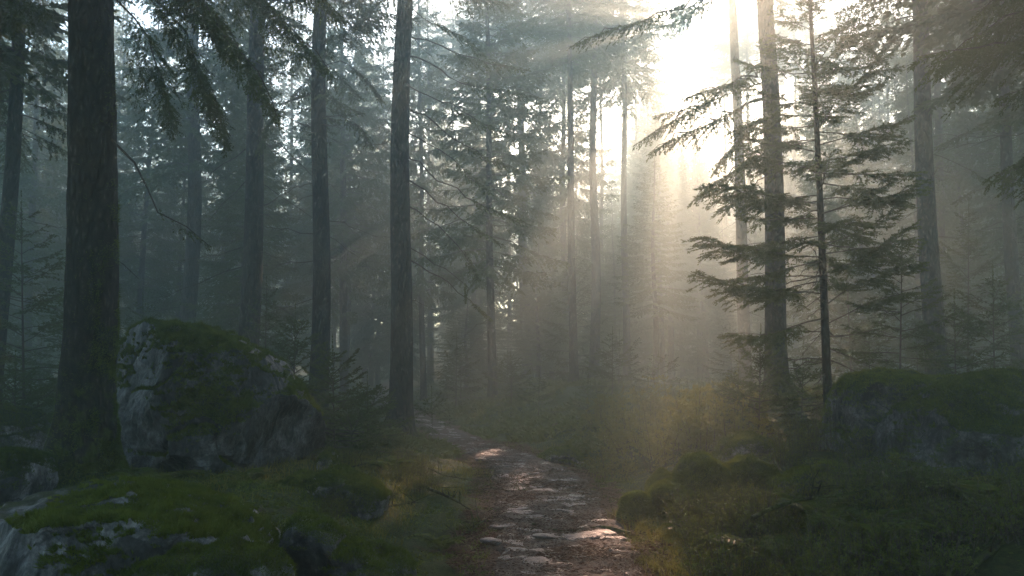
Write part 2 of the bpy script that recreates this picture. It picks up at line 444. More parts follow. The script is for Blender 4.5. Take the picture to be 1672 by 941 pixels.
def rock(name, label, cat, poly, Yc, depth, mat, planes=(), level=6, seed=0, moss=0, moss_len=0.03, zmin=0.35, sink=0.25, nbias=0.0, sel=None, group=None, **kw):
    V, F, cen = rock_shape(poly, Yc, depth, planes, level, seed=seed, **kw)
    base = np.array([cen[0], cen[1], V[:, 2].min()])
    g = Geo(); g.add(V - base, F)
    o = obj(name, g.mesh(name, mat, True)); o.location = base; tag(o, label, cat, group)
    if moss:
        T, TF = blades_on(V, F, moss, moss_len, moss_len * 0.3, zmin, seed + 50, nbias=nbias, sel=sel)
        if len(T):
            g = Geo(); g.add(T - base, TF); obj('moss', g.mesh('moss', MOSS_BLADE), o)
    return o

Yb = 10.4
ra, rb = at(395, 612, Yb - .75), at(482, 785, Yb - .95)
dl = rb - ra; e_ = np.array([0.3, 1.0, -0.1]); nR = np.cross(dl, e_); nR = nR if nR[0] > 0 else -nR
rock('boulder', 'huge grey granite boulder with mossy crown beside the thick mossy trunk', 'boulder',
     [(172, 540), (205, 527), (250, 528), (292, 534), (345, 546), (400, 567), (438, 590), (462, 618), (484, 656), (514, 698), (540, 730), (550, 756), (540, 795), (440, 830), (330, 850), (150, 850), (90, 760), (110, 620)],
     Yb, 1.25, ROCK_SLAB, planes=[(ra, nR), (at(330, 700, Yb - 1.0), (-0.12, -1, 0.3)), (at(225, 600, Yb - .8), (-0.6, -0.8, 0.35))],
     level=7, seed=21, moss=80000, moss_len=0.045, zmin=0.62, p=3.2, rough=0.07, smooth=0.05, facets=12)
rock('rock', 'broad low foreground rock with green moss blanket and bare grey flank', 'rock',
     [(-60, 870), (0, 830), (80, 805), (150, 793), (215, 790), (262, 795), (330, 812), (385, 832), (425, 862), (452, 905), (470, 960), (440, 1030), (200, 1080), (-60, 1060), (-120, 960)],
     5.7, 0.85, ROCK_WORN, planes=[(at(345, 840, 5.2), (0.5, -0.7, 0.45)), (at(200, 905, 5.0), (-0.1, -0.95, 0.35))], level=7, seed=33, moss=60000, moss_len=0.034, zmin=0.86, p=2.8, rough=0.07, facets=9)
rock('rock', 'dark wedge shaped rock with sharp grey point beside the foreground moss', 'rock',
     [(462, 880), (470, 858), (488, 846), (510, 858), (560, 885), (620, 905), (665, 930), (690, 970), (640, 1020), (500, 1020), (455, 960)],
     5.9, 0.4, ROCK, planes=[(at(520, 880, 5.62), (-0.25, -1, 0.25))], level=6, seed=41, moss=22000, moss_len=0.024, zmin=0.45, rough=0.035, nbias=0.1)
rock('rock', 'flat moss capped slab lying at the foot of the huge boulder', 'rock',
     [(440, 800), (470, 782), (520, 776), (580, 780), (622, 793), (636, 815), (630, 840), (560, 855), (460, 845)],
     8.6, 0.5, ROCK_MOSSY, level=6, seed=45, moss=26000, moss_len=0.03, zmin=0.2, rough=0.03, nbias=0.3)
rock('rock', 'small rounded mossy stone tucked against the right end of the boulder', 'rock',
     [(520, 770), (528, 742), (540, 735), (552, 752), (556, 778), (540, 800)], 10.2, 0.3, ROCK_MOSSY, level=5, seed=47, moss=6000, moss_len=0.03, zmin=-.2, rough=0.02)
rock('rock', 'mossy hump at the bottom edge in front of the foreground rock', 'rock',
     [(210, 930), (260, 916), (330, 905), (400, 895), (450, 910), (480, 960), (400, 1010), (230, 1010)], 4.9, 0.35, ROCK_MOSSY, level=6, seed=48, moss=20000, moss_len=0.022, zmin=0.1, rough=0.03, nbias=0.2)
rock('rock', 'dark mossy mound behind the thick mossy trunk at the left edge', 'rock',
     [(-90, 700), (-40, 668), (0, 662), (40, 672), (70, 700), (80, 760), (30, 800), (-90, 800)], 11.5, 0.8, ROCK_MOSSY, level=6, seed=49, moss=14000, moss_len=0.035, zmin=0.1, nbias=0.3)
rock('rock', 'low mossy lump in front of the thick mossy trunk roots', 'rock',
     [(-60, 770), (-10, 742), (40, 745), (70, 775), (60, 820), (-60, 830)], 8.2, 0.5, ROCK_MOSSY, level=6, seed=50, moss=14000, moss_len=0.03, zmin=0.1, nbias=0.3)
rock('rock', 'small pale angular stone on the sunlit mossy bank left of the path', 'rock',
     [(640, 792), (655, 772), (672, 765), (690, 776), (696, 795), (670, 808)], 12.4, 0.18, ROCK_BARE, level=5, seed=52, rough=0.03, planes=[(at(672, 775, 12.3), (0.6, -.6, 0.5))])
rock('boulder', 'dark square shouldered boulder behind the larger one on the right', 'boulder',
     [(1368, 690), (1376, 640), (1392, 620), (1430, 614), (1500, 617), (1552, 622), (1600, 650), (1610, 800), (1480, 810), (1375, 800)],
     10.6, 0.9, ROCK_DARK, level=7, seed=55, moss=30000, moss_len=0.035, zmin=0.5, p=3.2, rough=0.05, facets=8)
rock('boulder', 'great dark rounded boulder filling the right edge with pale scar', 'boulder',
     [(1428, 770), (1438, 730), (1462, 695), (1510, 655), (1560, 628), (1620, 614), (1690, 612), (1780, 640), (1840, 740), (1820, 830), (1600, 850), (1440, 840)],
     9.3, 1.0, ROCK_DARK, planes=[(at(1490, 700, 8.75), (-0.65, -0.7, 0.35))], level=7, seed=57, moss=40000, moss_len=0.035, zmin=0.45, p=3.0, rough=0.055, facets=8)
mounds = [((1105, 748, 1190, 838), 8.9, 'tallest mossy hummock in the mossy cluster right of the path'),
          ((1165, 752, 1275, 850), 9.2, 'long sunlit mossy hummock at the right of the mossy cluster'),
          ((1050, 790, 1125, 858), 8.7, 'middle sized mossy hummock low in the cluster beside the path'),
          ((1010, 808, 1068, 866), 8.6, 'smallest mossy hummock nearest the path in the cluster'),
          ((1095, 810, 1185, 880), 8.3, 'rounded mossy hummock at the front of the cluster'),
          ((1062, 775, 1118, 825), 9.3, 'mossy hummock half hidden behind the others in the cluster')]
for k, ((x0, y0, x1, y1), Yc, lab) in enumerate(mounds):
    cx_, cy_ = (x0 + x1) / 2, (y0 + y1) / 2
    poly = [(cx_ + (x1 - x0) / 2 * math.cos(a) * (1 + .08 * math.sin(3 * a + k)), cy_ - (y1 - y0) / 2 * math.sin(a) * (1.0 if math.sin(a) > 0 else 1.5)) for a in np.linspace(0, 2 * np.pi, 14)[:-1]]
    rock('mossy_rock', lab, 'rock', poly, Yc, (x1 - x0) / 2 / FOC * Yc * 0.9, ROCK_FULL, level=6, seed=60 + k, moss=26000, moss_len=0.032, zmin=-0.5, rough=0.04, lump=0.02, group='moss covered stones clustered right of the path')
rock('rock', 'low flat grey topped rock in front of the great right boulder', 'rock',
     [(1262, 812), (1290, 778), (1330, 768), (1390, 772), (1430, 790), (1440, 830), (1350, 850), (1270, 845)], 8.1, 0.45, ROCK, level=6, seed=72, moss=14000, moss_len=0.03, zmin=0.5)
rock('rock', 'mossy rounded rock behind the mossy cluster under small spruces', 'rock',
     [(1165, 760), (1175, 728), (1205, 714), (1245, 718), (1270, 745), (1270, 785), (1200, 790)], 11.0, 0.45, ROCK_MOSSY, level=6, seed=74, moss=12000, moss_len=0.035, zmin=0.0, nbias=0.2)
rock('rock', 'small hazy mossy rock at the right bend of the path', 'rock',
     [(870, 762), (885, 742), (915, 734), (945, 740), (960, 765), (915, 775)], 14.6, 0.4, ROCK_MOSSY, level=5, seed=76, moss=8000, moss_len=0.04, zmin=0.0, nbias=0.2)

# stones half sunk in the path
pst = [(905, 882, .30), (965, 880, .36), (1000, 884, .24), (850, 905, .22), (820, 862, .2), (880, 850, .26), (930, 838, .2), (845, 828, .18), (905, 815, .22), (860, 800, .2),
       (930, 798, .16), (825, 782, .22), (870, 776, .2), (830, 764, .26), (790, 752, .22), (760, 742, .2), (880, 925, .26), (960, 915, .2), (1020, 905, .18), (810, 890, .2)]
sdesc = ['broad', 'long', 'narrow', 'cracked']
def ground_hit(px, py):
    d = ray(px, py); t = 3.0
    for _ in range(400):
        p = CAM + d * t
        if p[2] < gz(p[0], p[1]): break
        t += 0.06
    return p
for k, (px, py, r_) in enumerate(pst):
    r_ *= .55
    p = ground_hit(px, py)
    D, F = ico(5); rs = np.random.default_rng(100 + k)
    S = np.array([r_ * rs.uniform(.9, 1.4), r_ * rs.uniform(.5, .9), r_ * rs.uniform(.16, .24)])
    q = np.sign(D) * np.abs(D) ** 0.8 * S
    nn = unit(D / S)
    q = q + nn * (0.010 * fbm(q / .12 + k * 7, 4, k))[:, None]
    g = Geo(); g.add(q, F)
    o = obj('path_stone', g.mesh('path_stone', bpy.data.materials['trodden_path'], True)); o.location = (p[0], p[1], gz(p[0], p[1]) + .008); o.rotation_euler = (rs.uniform(-.15, .15), rs.uniform(-.12, .12), rs.uniform(-.5, .5))
    a_ = o.data.attributes.new('slab', 'FLOAT', 'POINT'); a_.data.foreach_set('value', np.full(len(q), 0.55, np.float32))
    tag(o, 'wet flat stone sunk among brown needles on the path', 'stone', 'wet stones sunk in the path')

# ------------------------------------------------------------------ spruce generator
def needles(g, S, D, L, spacing, nl, nw, droop=0.0, mi=1, seed=0, flat=0.45, alpha=0.75):
    r = np.random.default_rng(seed)
    cnt = np.maximum(3, (L / spacing)).astype(int)
    k = np.repeat(np.arange(len(S)), cnt)
    n = len(k)
    if n == 0: return
    t = r.random(n); t[np.cumsum(cnt) - 1] = 1.0
    d = D[k].copy(); d[:, 2] -= 2 * droop * t * L[k]; d = unit(d)
    P = S[k] + D[k] * (t * L[k])[:, None]; P[:, 2] -= droop * (t * L[k]) ** 2
    side = unit(np.cross(d, np.array([0, 0, 1.0]) + 1e-3)); up = np.cross(side, d)
    b = np.where(r.random(n) < .5, 0, np.pi) + r.normal(0, flat, n)
    lat = side * np.cos(b)[:, None] + up * np.sin(b)[:, None]
    al = alpha * r.uniform(.6, 1.25, n) * (1 - 0.6 * t ** 4)
    nd = d * np.cos(al)[:, None] + lat * np.sin(al)[:, None]
    pe = unit(np.cross(nd, up * 1.0 + r.normal(0, .7, (n, 3))))
    l = (nl * r.uniform(.7, 1.25, n) * (1 - .25 * t))[:, None]; w = nw * r.uniform(.7, 1.3, n)[:, None] / 2
    m_ = P + nd * l * .4
    V = np.stack([P, m_ - pe * w, P + nd * l, m_ + pe * w], 1).reshape(-1, 3)
    g.add(V, np.arange(4 * n).reshape(-1, 4), mi)

def strips(g, S, D, L, w, droop=0.0, mi=0):
    """thin woody twigs, one sliver each"""
    n = len(S)
    if n == 0: return
    E = S + D * L[:, None]; E[:, 2] -= droop * L ** 2
    M = S + D * L[:, None] * .5; M[:, 2] -= droop * (L * .5) ** 2
    pe = unit(np.cross(D, np.array([0.3, 0.2, 1.0]))); pv = np.cross(D, pe)
    for q in (pe, pv):
        V = np.stack([S - q * w, S + q * w, M + q * w * .6, M - q * w * .6, E], 1).reshape(-1, 3)
        b = np.arange(n)[:, None] * 5
        g.add(V, b + np.array([[0, 1, 2, 3]]), mi); g.add(V[:0], np.zeros((0, 3), int))
        g.add(V, b + np.array([[3, 2, 4]]), mi)

def hold(g, what, S, D, L, dr, d):
    g.held.setdefault((what, d['nsp'], d['nl'], d['nw'], d.get('wood') or 0, dr, d.get('flat', .45)), []).append((S, D, L))

def flush(g, seed):
    for (what, nsp, nl, nw, wood, dr, flat), q in g.held.items():
        S, D, L = (np.concatenate([a[k] for a in q]) for k in range(3))
        if what == 'w': strips(g, S, D, L, wood, dr)
        else: needles(g, S, D, L, nsp, nl, nw, dr, seed=seed, flat=flat)
    g.held = {}

def spray(g, P, seed, d):
    """one bough along the polyline P: wood, side twigs, needles. d: dict of sizes"""
    r = np.random.default_rng(seed)
    P = np.asarray(P, float); seg = np.linalg.norm(np.diff(P, axis=0), axis=1); cum = np.concatenate([[0], np.cumsum(seg)]); L = cum[-1]
    pt = lambda s: np.stack([np.interp(s * L, cum, P[:, k]) for k in range(3)], -1)
    K = max(5, int(L / .25)); sg = np.linspace(0, 1, K)
    Q = pt(sg); Q[1:-1] += r.normal(0, .012 * L, (K - 2, 3))
    g.add(*tube(Q, d['r0'] * L * (1 - .88 * sg) + .0025, d.get('seg', 4)), 0)
    s0 = d.get('bare', .25)
    n = max(4, int(L * (1 - s0) / d['step']))
    s = s0 + (1 - s0) * (np.arange(n) + r.random(n)) / n
    side_sign = np.where(np.arange(n) % 2 == 0, 1, -1)
    S = pt(s); T = unit(pt(np.clip(s + .04, 0, 1)) - pt(np.clip(s - .04, 0, 1)))
    side = unit(np.cross(T, np.array([0, 0, 1.0])))
    tl = d['tw'] * np.minimum(L, 2.6) * (np.clip(1.02 - s, 0, 1) ** .65) * (ss(s0 - .12, s0 + .3, s) * .7 + .3) * r.uniform(.55, 1.2, n) + .05
    fw = r.uniform(.5, .95, n)
    D = unit(T * fw[:, None] + side * side_sign[:, None] * r.uniform(.7, 1.0, n)[:, None] + np.array([0, 0, 1.0]) * (r.normal(-d.get('hang', .2), .16, n))[:, None])
    dr = d.get('tdroop', .25)
    if d.get('sub'):                    # side twigs fork once more
        nsub = np.maximum(2, (tl / d['sub']).astype(int)); k = np.repeat(np.arange(n), nsub); m_ = len(k)
        t = r.uniform(.15, .95, m_); sd2 = unit(np.cross(D[k], np.array([0, 0, 1.0]))) * np.where(r.random(m_) < .5, 1, -1)[:, None]
        S2 = S[k] + D[k] * (t * tl[k])[:, None]; S2[:, 2] -= dr * (t * tl[k]) ** 2
        D2 = unit(D[k] * .9 + sd2 * r.uniform(.5, .9, m_)[:, None] + np.array([0, 0, 1.0]) * r.normal(-.12, .16, m_)[:, None])
        L2 = tl[k] * (1 - t * .8) * r.uniform(.3, .55, m_) + .03
        hold(g, 'w', S, D, tl, dr, d)
        S, D, tl = np.concatenate([S, S2]), np.concatenate([D, D2]), np.concatenate([tl, L2])
    elif d.get('wood'):
        hold(g, 'w', S, D, tl, dr, d)
    if d.get('nl'):
        keep = r.random(len(S)) < d.get('keep', 1.0)
        hold(g, 'n', S[keep], D[keep], tl[keep], dr, d)
        q = np.array([pt(.82)]); hold(g, 'n', q, unit(np.array([pt(1.) - pt(.82)])), np.array([L * .2]), 0, d)   # the leading shoot

def bough_line(org, az, L, th, sag, tip, r, K=7):
    s = np.linspace(0, 1, K)
    rad = L * s
    z = L * (math.tan(th) * s - sag * s ** 2 + tip * s ** 4)
    b = r.normal(0, .06) * L
    a = np.array([math.cos(az), math.sin(az)]); pnd = np.array([-a[1], a[0]])
    return np.stack([org[0] + a[0] * rad + pnd[0] * b * s ** 2, org[1] + a[1] * rad + pnd[1] * b * s ** 2, org[2] + z], -1)

NEAR = dict(r0=.006, step=.036, tw=.46, hang=.16, tdroop=.22, sub=.05, wood=.0025, nsp=.0062, nl=.038, nw=.012, seg=5, flat=.75)
NEARBIG = dict(r0=.006, step=.040, tw=.42, hang=.5, tdroop=.45, sub=.06, wood=.0025, nsp=.0062, nl=.036, nw=.011, seg=5, flat=.9)
MID = dict(r0=.006, step=.05, tw=.36, hang=.45, tdroop=.45, wood=.004, nsp=.010, nl=.075, nw=.024, seg=4, flat=.7)
FAR = dict(r0=.012, step=.075, tw=.40, hang=.55, tdroop=.4, nsp=.020, nl=.14, nw=.058, seg=3, flat=.8)
SAP = dict(r0=.012, step=.028, tw=.42, hang=.12, tdroop=.2, wood=.0022, nsp=.0055, nl=.046, nw=.014, seg=4, flat=.9)

def crown_geo(g, axis, h0, h1, R0, per_m, d, seed, low=0.0, th_low=-8, th_top=28, sag=.28, fill=1.0, shape=.75, sparse_low=0.0, trunk_r=.1, zswitch=99):
    r = np.random.default_rng(seed)
    n = int((h1 - h0) * per_m); az = r.uniform(0, 6.28)
    for k in range(n):
        f = (k + r.random()) / n
        az += 2.39996 + r.normal(0, .35)
        if r.random() < sparse_low * (1 - f) ** 2: continue
        z = h0 + (h1 - h0) * f
        Lb = R0 * ((1 - f) ** shape) * (low + (1 - low) * ss(0, .25, np.array(f))) * r.uniform(.65, 1.15) + .15
        th = R(th_low + (th_top - th_low) * f + r.normal(0, 6))
        P = bough_line(axis(z), az, float(Lb), th, sag * (1 - .5 * f), .16, r)
        spray(g, P, seed * 1000 + k, d if z < zswitch else FAR)
    flush(g, seed)
    # leading shoot
    a, b = axis(h1 - .5), axis(h1 + .3)
    needles(g, np.array([a]), unit(np.array([b - a])), np.array([.9]), d['nsp'], d['nl'], d['nw'], 0, seed=seed)

def dead_limbs(g, axis, h0, h1, n, Lm, seed, trunk_r):
    r = np.random.default_rng(seed)
    for k in range(n):
        z = r.uniform(h0, h1); az = r.uniform(0, 6.28); L = Lm * r.uniform(.3, 1.1)
        P = bough_line(axis(z), az, L, R(r.uniform(-25, 8)), r.uniform(0, .3), .05, r, 8)
        P[2:] += r.normal(0, .02 * L, P[2:].shape)
        g.add(*tube(P, np.linspace(.011, .002, len(P)) * (L ** .5), 4), 1)
        for q in range(int(L * 7)):
            i = r.integers(2, len(P)); D = unit(np.array([math.cos(az + r.choice([-1, 1]) * r.uniform(.5, 1.1)), math.sin(az + r.choice([-1, 1]) * r.uniform(.5, 1.1)), r.normal(-.25, .25)]))
            strips(g, P[i:i+1], D[None], np.array([L * r.uniform(.15, .4)]), .003, .2, 1)

def trunk_geo(g, axis, zb, zt, rad0, rad1, seg, dz, rough, seed, flare=.45):
    n = max(8, int((zt - zb) / dz)); z = np.linspace(0, 1, n) ** 1.25 * (zt - zb) + zb
    P = np.array([axis(t) for t in z])
    f = (z - zb) / (zt - zb); rad = rad0 + (rad1 - rad0) * f ** .9
    fl = 1 + flare * np.exp(-np.maximum(z - max(zb, 0) , 0) / .32)
    a = np.arange(seg) / seg * 2 * np.pi
    A, Zz = np.meshgrid(a, z)
    q = np.stack([np.cos(A).ravel() * rad0 * 3.5, np.sin(A).ravel() * rad0 * 3.5, Zz.ravel() * .9], 1)
    w = 1 + rough * fbm(q / .35, 3, seed).reshape(A.shape)
    butt = 1 + (.17 * np.sin(A * 5 + seed) + .10 * np.sin(A * 3 + 2 * seed)) * np.exp(-np.maximum(Zz, 0) / .35)
    V, F = tube(P, rad * fl, seg, w * butt)
    g.add(V, F, 0); return V, F

_fc = {}
def far_crown(k):                       # a 16 m crown of 3 m reach, shared between distant trees
    if k not in _fc:
        g = Geo(); crown_geo(g, lambda z: np.array([.06 * math.sin(z * .4 + k), .06 * math.sin(z * .33 + 2 * k), z]), 0, 16, 3.0, 14, FAR, 400 + k, low=.8, shape=.8, sparse_low=.3)
        _fc[k] = g.mesh('crown', [TWIG, NEEDLE])
    return _fc[k]

def hero_tree(name, label, lo, hi, Yd, diam, H, crown=None, bark=None, limbs=(), dead=None, seg=20, dz=.35, rough=.02, d=MID, seed=1, moss=0, limb_d=None, cat='tree', group=None, taper=.25, flare=.45):
    A, B = at(lo[0], lo[1], Yd), at(hi[0], hi[1], Yd)
    t = (B - A) / (B[2] - A[2])
    zg = gz(*(A + t * (gz(A[0], Yd) - A[2]))[:2])
    base = A + t * (zg - A[2])
    rr = np.random.default_rng(seed)
    ph = rr.uniform(0, 6.28, 2); am = diam * rr.uniform(.05, .16)
    def axis(z): return np.array([t[0] * z + am * math.sin(z * .55 + ph[0]), am * math.sin(z * .47 + ph[1]), z])
    root = empty(name, base, label, cat, group)
    g = Geo(); V, F = trunk_geo(g, axis, -.45, H, diam / 2, diam / 2 * taper, seg, dz, rough, seed, flare)
    if dead: dead_limbs(g, axis, dead[0], dead[1], dead[2], dead[3], seed + 3, diam / 2)
    tr = obj('trunk', g.mesh('trunk', [bark or BARK, TWIG], [0]), root)
    if moss:
        T3 = np.concatenate([F[:, [0, 1, 2]], F[:, [0, 2, 3]]])
        def sel(c, n): return (c[:, 2] > 0) * np.exp(-np.maximum(c[:, 2], 0) / .95) * (0.04 + 1.0 * ss(.1, .9, n[:, 0])) * ss(-.3, .2, fbm(c / .25, 2, 4))
        T, TF = blades_on(V, T3, moss, .03, .009, -2, seed + 8, sel=sel)
        gm = Geo(); gm.add(T, TF); obj('moss', gm.mesh('moss', MOSS_BLADE), tr)
    g = Geo()
    shared = None
    if crown and Yd > 24 and cat == 'tree' and not limbs: shared = crown
    elif crown: crown_geo(g, axis, crown[0], H - .2, crown[1], crown[2], d, seed, **{**dict(zswitch=14 if cat == 'tree' else 99), **(crown[3] if len(crown) > 3 else {})})
    for k, (pts, dd) in enumerate(limbs):
        W = np.array([at(*q) for q in pts]) - base
        spray(g, W, seed * 77 + k * 13, dd)
    flush(g, seed)
    if g.n: obj('crown', g.mesh('crown', [TWIG, NEEDLE]), root)
    if shared:
        o = obj('crown', far_crown(seed % 3), root); s = (H - crown[0]) / 16.0
        o.location = axis(crown[0]); o.scale = (crown[1] / 3.0,) * 2 + (s,); o.rotation_euler = (-t[1], t[0], seed * 1.3)
    return root

def lb(*pts): return list(pts)
MIDL = dict(MID, bare=.45, hang=.35)
# --- the trunks that can be told apart
hero_tree('spruce_tree', 'thick dark trunk with mossy foot in front of the huge boulder', (120, 740), (158, 0), 9.1, .62, 19, (7.2, 3.0, 7, dict(low=.6)), BARK_DARK, seg=72, dz=.05, rough=.045, seed=3, moss=22000, flare=.5, taper=.3,
    limbs=[([(165, -120, 9.1), (240, -60, 8.9), (330, 10, 8.7), (400, 90, 8.6), (452, 190, 8.6)], NEARBIG),
           ([(165, -60, 9.1), (230, -20, 9.3), (300, 60, 9.5), (345, 150, 9.6), (372, 235, 9.7)], NEARBIG),
           ([(165, -200, 9.1), (270, -150, 9.6), (380, -60, 9.9), (470, 40, 10), (540, 120, 10)], NEARBIG),
           ([(160, -30, 9.1), (215, 20, 9.6), (250, 90, 10), (272, 160, 10.1), (285, 215, 10.2)], NEARBIG),
           ([(150, -160, 9.1), (240, -90, 8.4), (300, -40, 8.2), (350, 20, 8.1), (378, 80, 8.1)], NEARBIG),
           ([(165, -250, 9.1), (300, -190, 9.0), (420, -110, 9.0), (500, -30, 9.0), (560, 30, 9.0)], NEARBIG),
           ([(140, -100, 9.1), (80, -60, 9.4), (40, -10, 9.5), (10, 50, 9.5)], NEARBIG),
           ([(182, 228, 9.0), (215, 262, 9.1), (240, 300, 9.2), (262, 345, 9.3), (300, 372, 9.4), (340, 400, 9.5)], dict(NEARBIG, r0=.008, keep=.25, bare=.55, tw=.2)),
           ([(182, 420, 9.2), (200, 430, 9.4), (226, 455, 9.6)], dict(NEARBIG, nl=0, bare=.4, tw=.15))])
hero_tree('spruce_tree', 'dark slender trunk leaning right at the far left edge', (2, 470), (33, 0), 15, .34, 20, (6.0, 2.6, 9, dict(low=.7)), BARK_DARK, seed=5, dead=(2, 6, 14, 1.6))
hero_tree('spruce_tree', 'broad hazy trunk behind the left half of the huge boulder', (308, 530), (318, 150), 27, .6, 25, (8, 3.2, 10), seed=7, dead=(3, 9, 16, 1.8))
hero_tree('spruce_tree', 'narrow pale trunk between the two trunks behind the boulder', (362, 540), (374, 300), 37, .46, 25, (7, 3.0, 9), seed=8, dead=(3, 8, 12, 1.6))
hero_tree('spruce_tree', 'stout grey trunk rising just behind the boulder top', (404, 560), (426, 0), 18.8, .54, 25, (7.2, 3.2, 9, dict(sparse_low=.4)), seed=9, dead=(3, 8, 18, 2.2))
hero_tree('spruce_tree', 'straight dark trunk above young spruces right of the huge boulder', (518, 640), (527, 0), 19, .49, 24, (6.3, 2.9, 9, dict(sparse_low=.4)), seed=10, dead=(3, 8, 14, 1.8), bark=BARK_DARK,
    limbs=[([(526, 110, 19), (560, 100, 18.6), (600, 130, 18.4), (625, 165, 18.4)], MIDL), ([(524, 190, 19), (560, 190, 18.4), (590, 210, 18.2), (600, 240, 18)], MIDL), ([(524, 150, 19), (480, 160, 18.4), (440, 200, 18), (420, 250, 18)], MIDL)])
hero_tree('spruce_tree', 'tall bare grey trunk at the left edge of the path', (650, 690), (661, 0), 17.5, .54, 25, (10.3, 3.2, 9, dict(low=.7)), seed=11, flare=.6, dead=(2.5, 10, 10, 1.2),
    limbs=[([(660, y0, 17.5), (700 + 10 * (k % 3), y0 + dy * .3, 17.2 + .3 * (k % 3)), (760, y0 + dy * .65, 17.0 + .5 * (k % 3)), (x1, y0 + dy, 17 + .6 * (k % 3))], dict(MID, bare=b_, tw=.26, hang=.3))
           for k, (y0, x1, dy, b_) in enumerate([(10, 790, 80, .4), (55, 860, 60, .4), (90, 880, 70, .45), (130, 830, 90, .5), (170, 850, 110, .55), (215, 800, 100, .55), (245, 860, 120, .6), (290, 820, 110, .65), (335, 780, 120, .7), (400, 760, 90, .8), (420, 800, 100, .75)])]
          + [([(650, 230, 17.5), (615, 236, 17.2), (590, 240, 17)], dict(MID, nl=0, bare=.3, tw=.15))])
hero_tree('spruce_tree', 'slim spruce with golden lit boughs in the misty middle', (803, 600), (799, 300), 28, .33, 19, (4.6, 3.0, 11, dict(low=.8)), seed=12, dead=(2, 5, 10, 1.5))
hero_tree('spruce_tree', 'thin faint trunk left of the silvery trunk in sun haze', (922, 620), (918, 0), 43, .44, 25, (6, 3.2, 9, dict(sparse_low=.5)), seed=13)
hero_tree('spruce_tree', 'silvery mist veiled trunk in the middle of the forest', (972, 640), (969, 60), 36, .5, 26, (15.5, 2.6, 9), seed=14)
hero_tree('spruce_tree', 'lone pale trunk under the sun at the bright shaft', (1098, 640), (1088, 150), 46, .42, 14, (8, 1.8, 6, dict(sparse_low=.6)), seed=15, dead=(4, 10, 10, 1.2))
hero_tree('spruce_tree', 'amber lit trunk just left of the tall sun side trunk', (1218, 600), (1197, 0), 25, .42, 25, (13, 2.4, 8), seed=16, dead=(4, 9, 16, 1.6))
hero_tree('spruce_tree', 'tall bare sun side trunk behind the nearest young spruce', (1273, 655), (1249, 0), 16, .45, 24, (9.5, 3.0, 8, dict(low=.7)), seed=17, bark=BARK_DARK, dead=(2, 9, 16, 1.6),
    limbs=[([(1255, -60, 16), (1190, -30, 15.4), (1120, 5, 15), (1060, 30, 14.8), (990, 50, 14.6), (935, 75, 14.5)], dict(MID, bare=.5, nl=.06, nw=.02, nsp=.008)),
           ([(1256, 100, 16), (1200, 135, 15.4), (1150, 170, 15), (1100, 195, 14.8), (1040, 235, 14.6)], dict(MID, bare=.45, nl=.06, nw=.02, nsp=.008)),
           ([(1257, 130, 16), (1200, 150, 16.4), (1130, 175, 16.8), (1070, 190, 17)], dict(MID, bare=.4)),
           ([(1258, 170, 16), (1215, 220, 15.6), (1180, 260, 15.4), (1170, 280, 15.3)], dict(MID, bare=.3)),
           ([(1260, 150, 16), (1205, 178, 14.8), (1150, 205, 14.2), (1095, 228, 13.8), (1062, 250, 13.6)], dict(MID, bare=.3, nl=.06, nw=.02, nsp=.008)),  # extra leftward boughs added to shade the air near the camera
           ([(1262, 230, 16), (1220, 265, 15.0), (1165, 300, 14.4), (1130, 330, 14.2)], dict(MID, bare=.3)),
           ([(1259, 110, 16), (1215, 130, 14.6), (1170, 142, 13.8), (1120, 160, 13.2)], dict(MID, bare=.35, nl=.06, nw=.02, nsp=.008)),
           ([(1263, 280, 16), (1210, 320, 15.2), (1170, 345, 14.8)], dict(MID, bare=.3)),
           ([(1262, 60, 16), (1310, 80, 16.4), (1370, 110, 16.6)], dict(MID, bare=.3))])
hero_tree('spruce_tree', 'straight bare trunk standing behind the dark right boulders', (1528, 610), (1500, 0), 18.5, .5, 25, (9.5, 3.0, 8, dict(low=.7)), seed=18, dead=(3, 10, 18, 1.6),
    limbs=[([(1505, 20, 18.5), (1450, 40, 18), (1410, 80, 17.8), (1390, 110, 17.6)], MIDL), ([(1515, 250, 18.5), (1570, 270, 18.2), (1620, 300, 18)], dict(MIDL, bare=.6))])
hero_tree('spruce_tree', 'thin dark trunk near the right edge above the boulders', (1662, 560), (1630, 0), 20, .36, 23, (6.5, 2.8, 9, dict(sparse_low=.3)), BARK_DARK, seed=19, dead=(2, 7, 20, 2.0),
    limbs=[([(1645, 300, 20), (1590, 310, 19.6), (1560, 330, 19.4)], dict(MIDL, bare=.6)), ([(1640, 220, 20), (1580, 215, 19.5), (1530, 240, 19.3)], dict(MIDL, bare=.5))])
hero_tree('spruce_tree', 'faint thin trunk between the leaning trunk and the mossy trunk', (45, 560), (56, 250), 33, .36, 23, (5, 3, 10), seed=20)
hero_tree('spruce_tree', 'pale second trunk close behind the straight right trunk', (1540, 560), (1527, 0), 31, .4, 24, (8, 2.6, 7, dict(sparse_low=.6)), seed=22)
hero_tree('spruce_tree', 'thin trunk hidden close behind the path edge trunk', (690, 560), (684, 0), 36, .3, 23, (5, 2.4, 9, dict(sparse_low=.4)), seed=24)
hero_tree('spruce_tree', 'wide ghostly trunk fading in the mist right of the path edge trunk', (860, 620), (852, 300), 41, .6, 25, (7, 3.2, 8, dict(sparse_low=.5)), seed=25)
hero_tree('spruce_tree', 'hazy trunk pair member right of the straight dark trunk', (562, 590), (560, 340), 35, .4, 24, (6, 3.0, 9), seed=26)

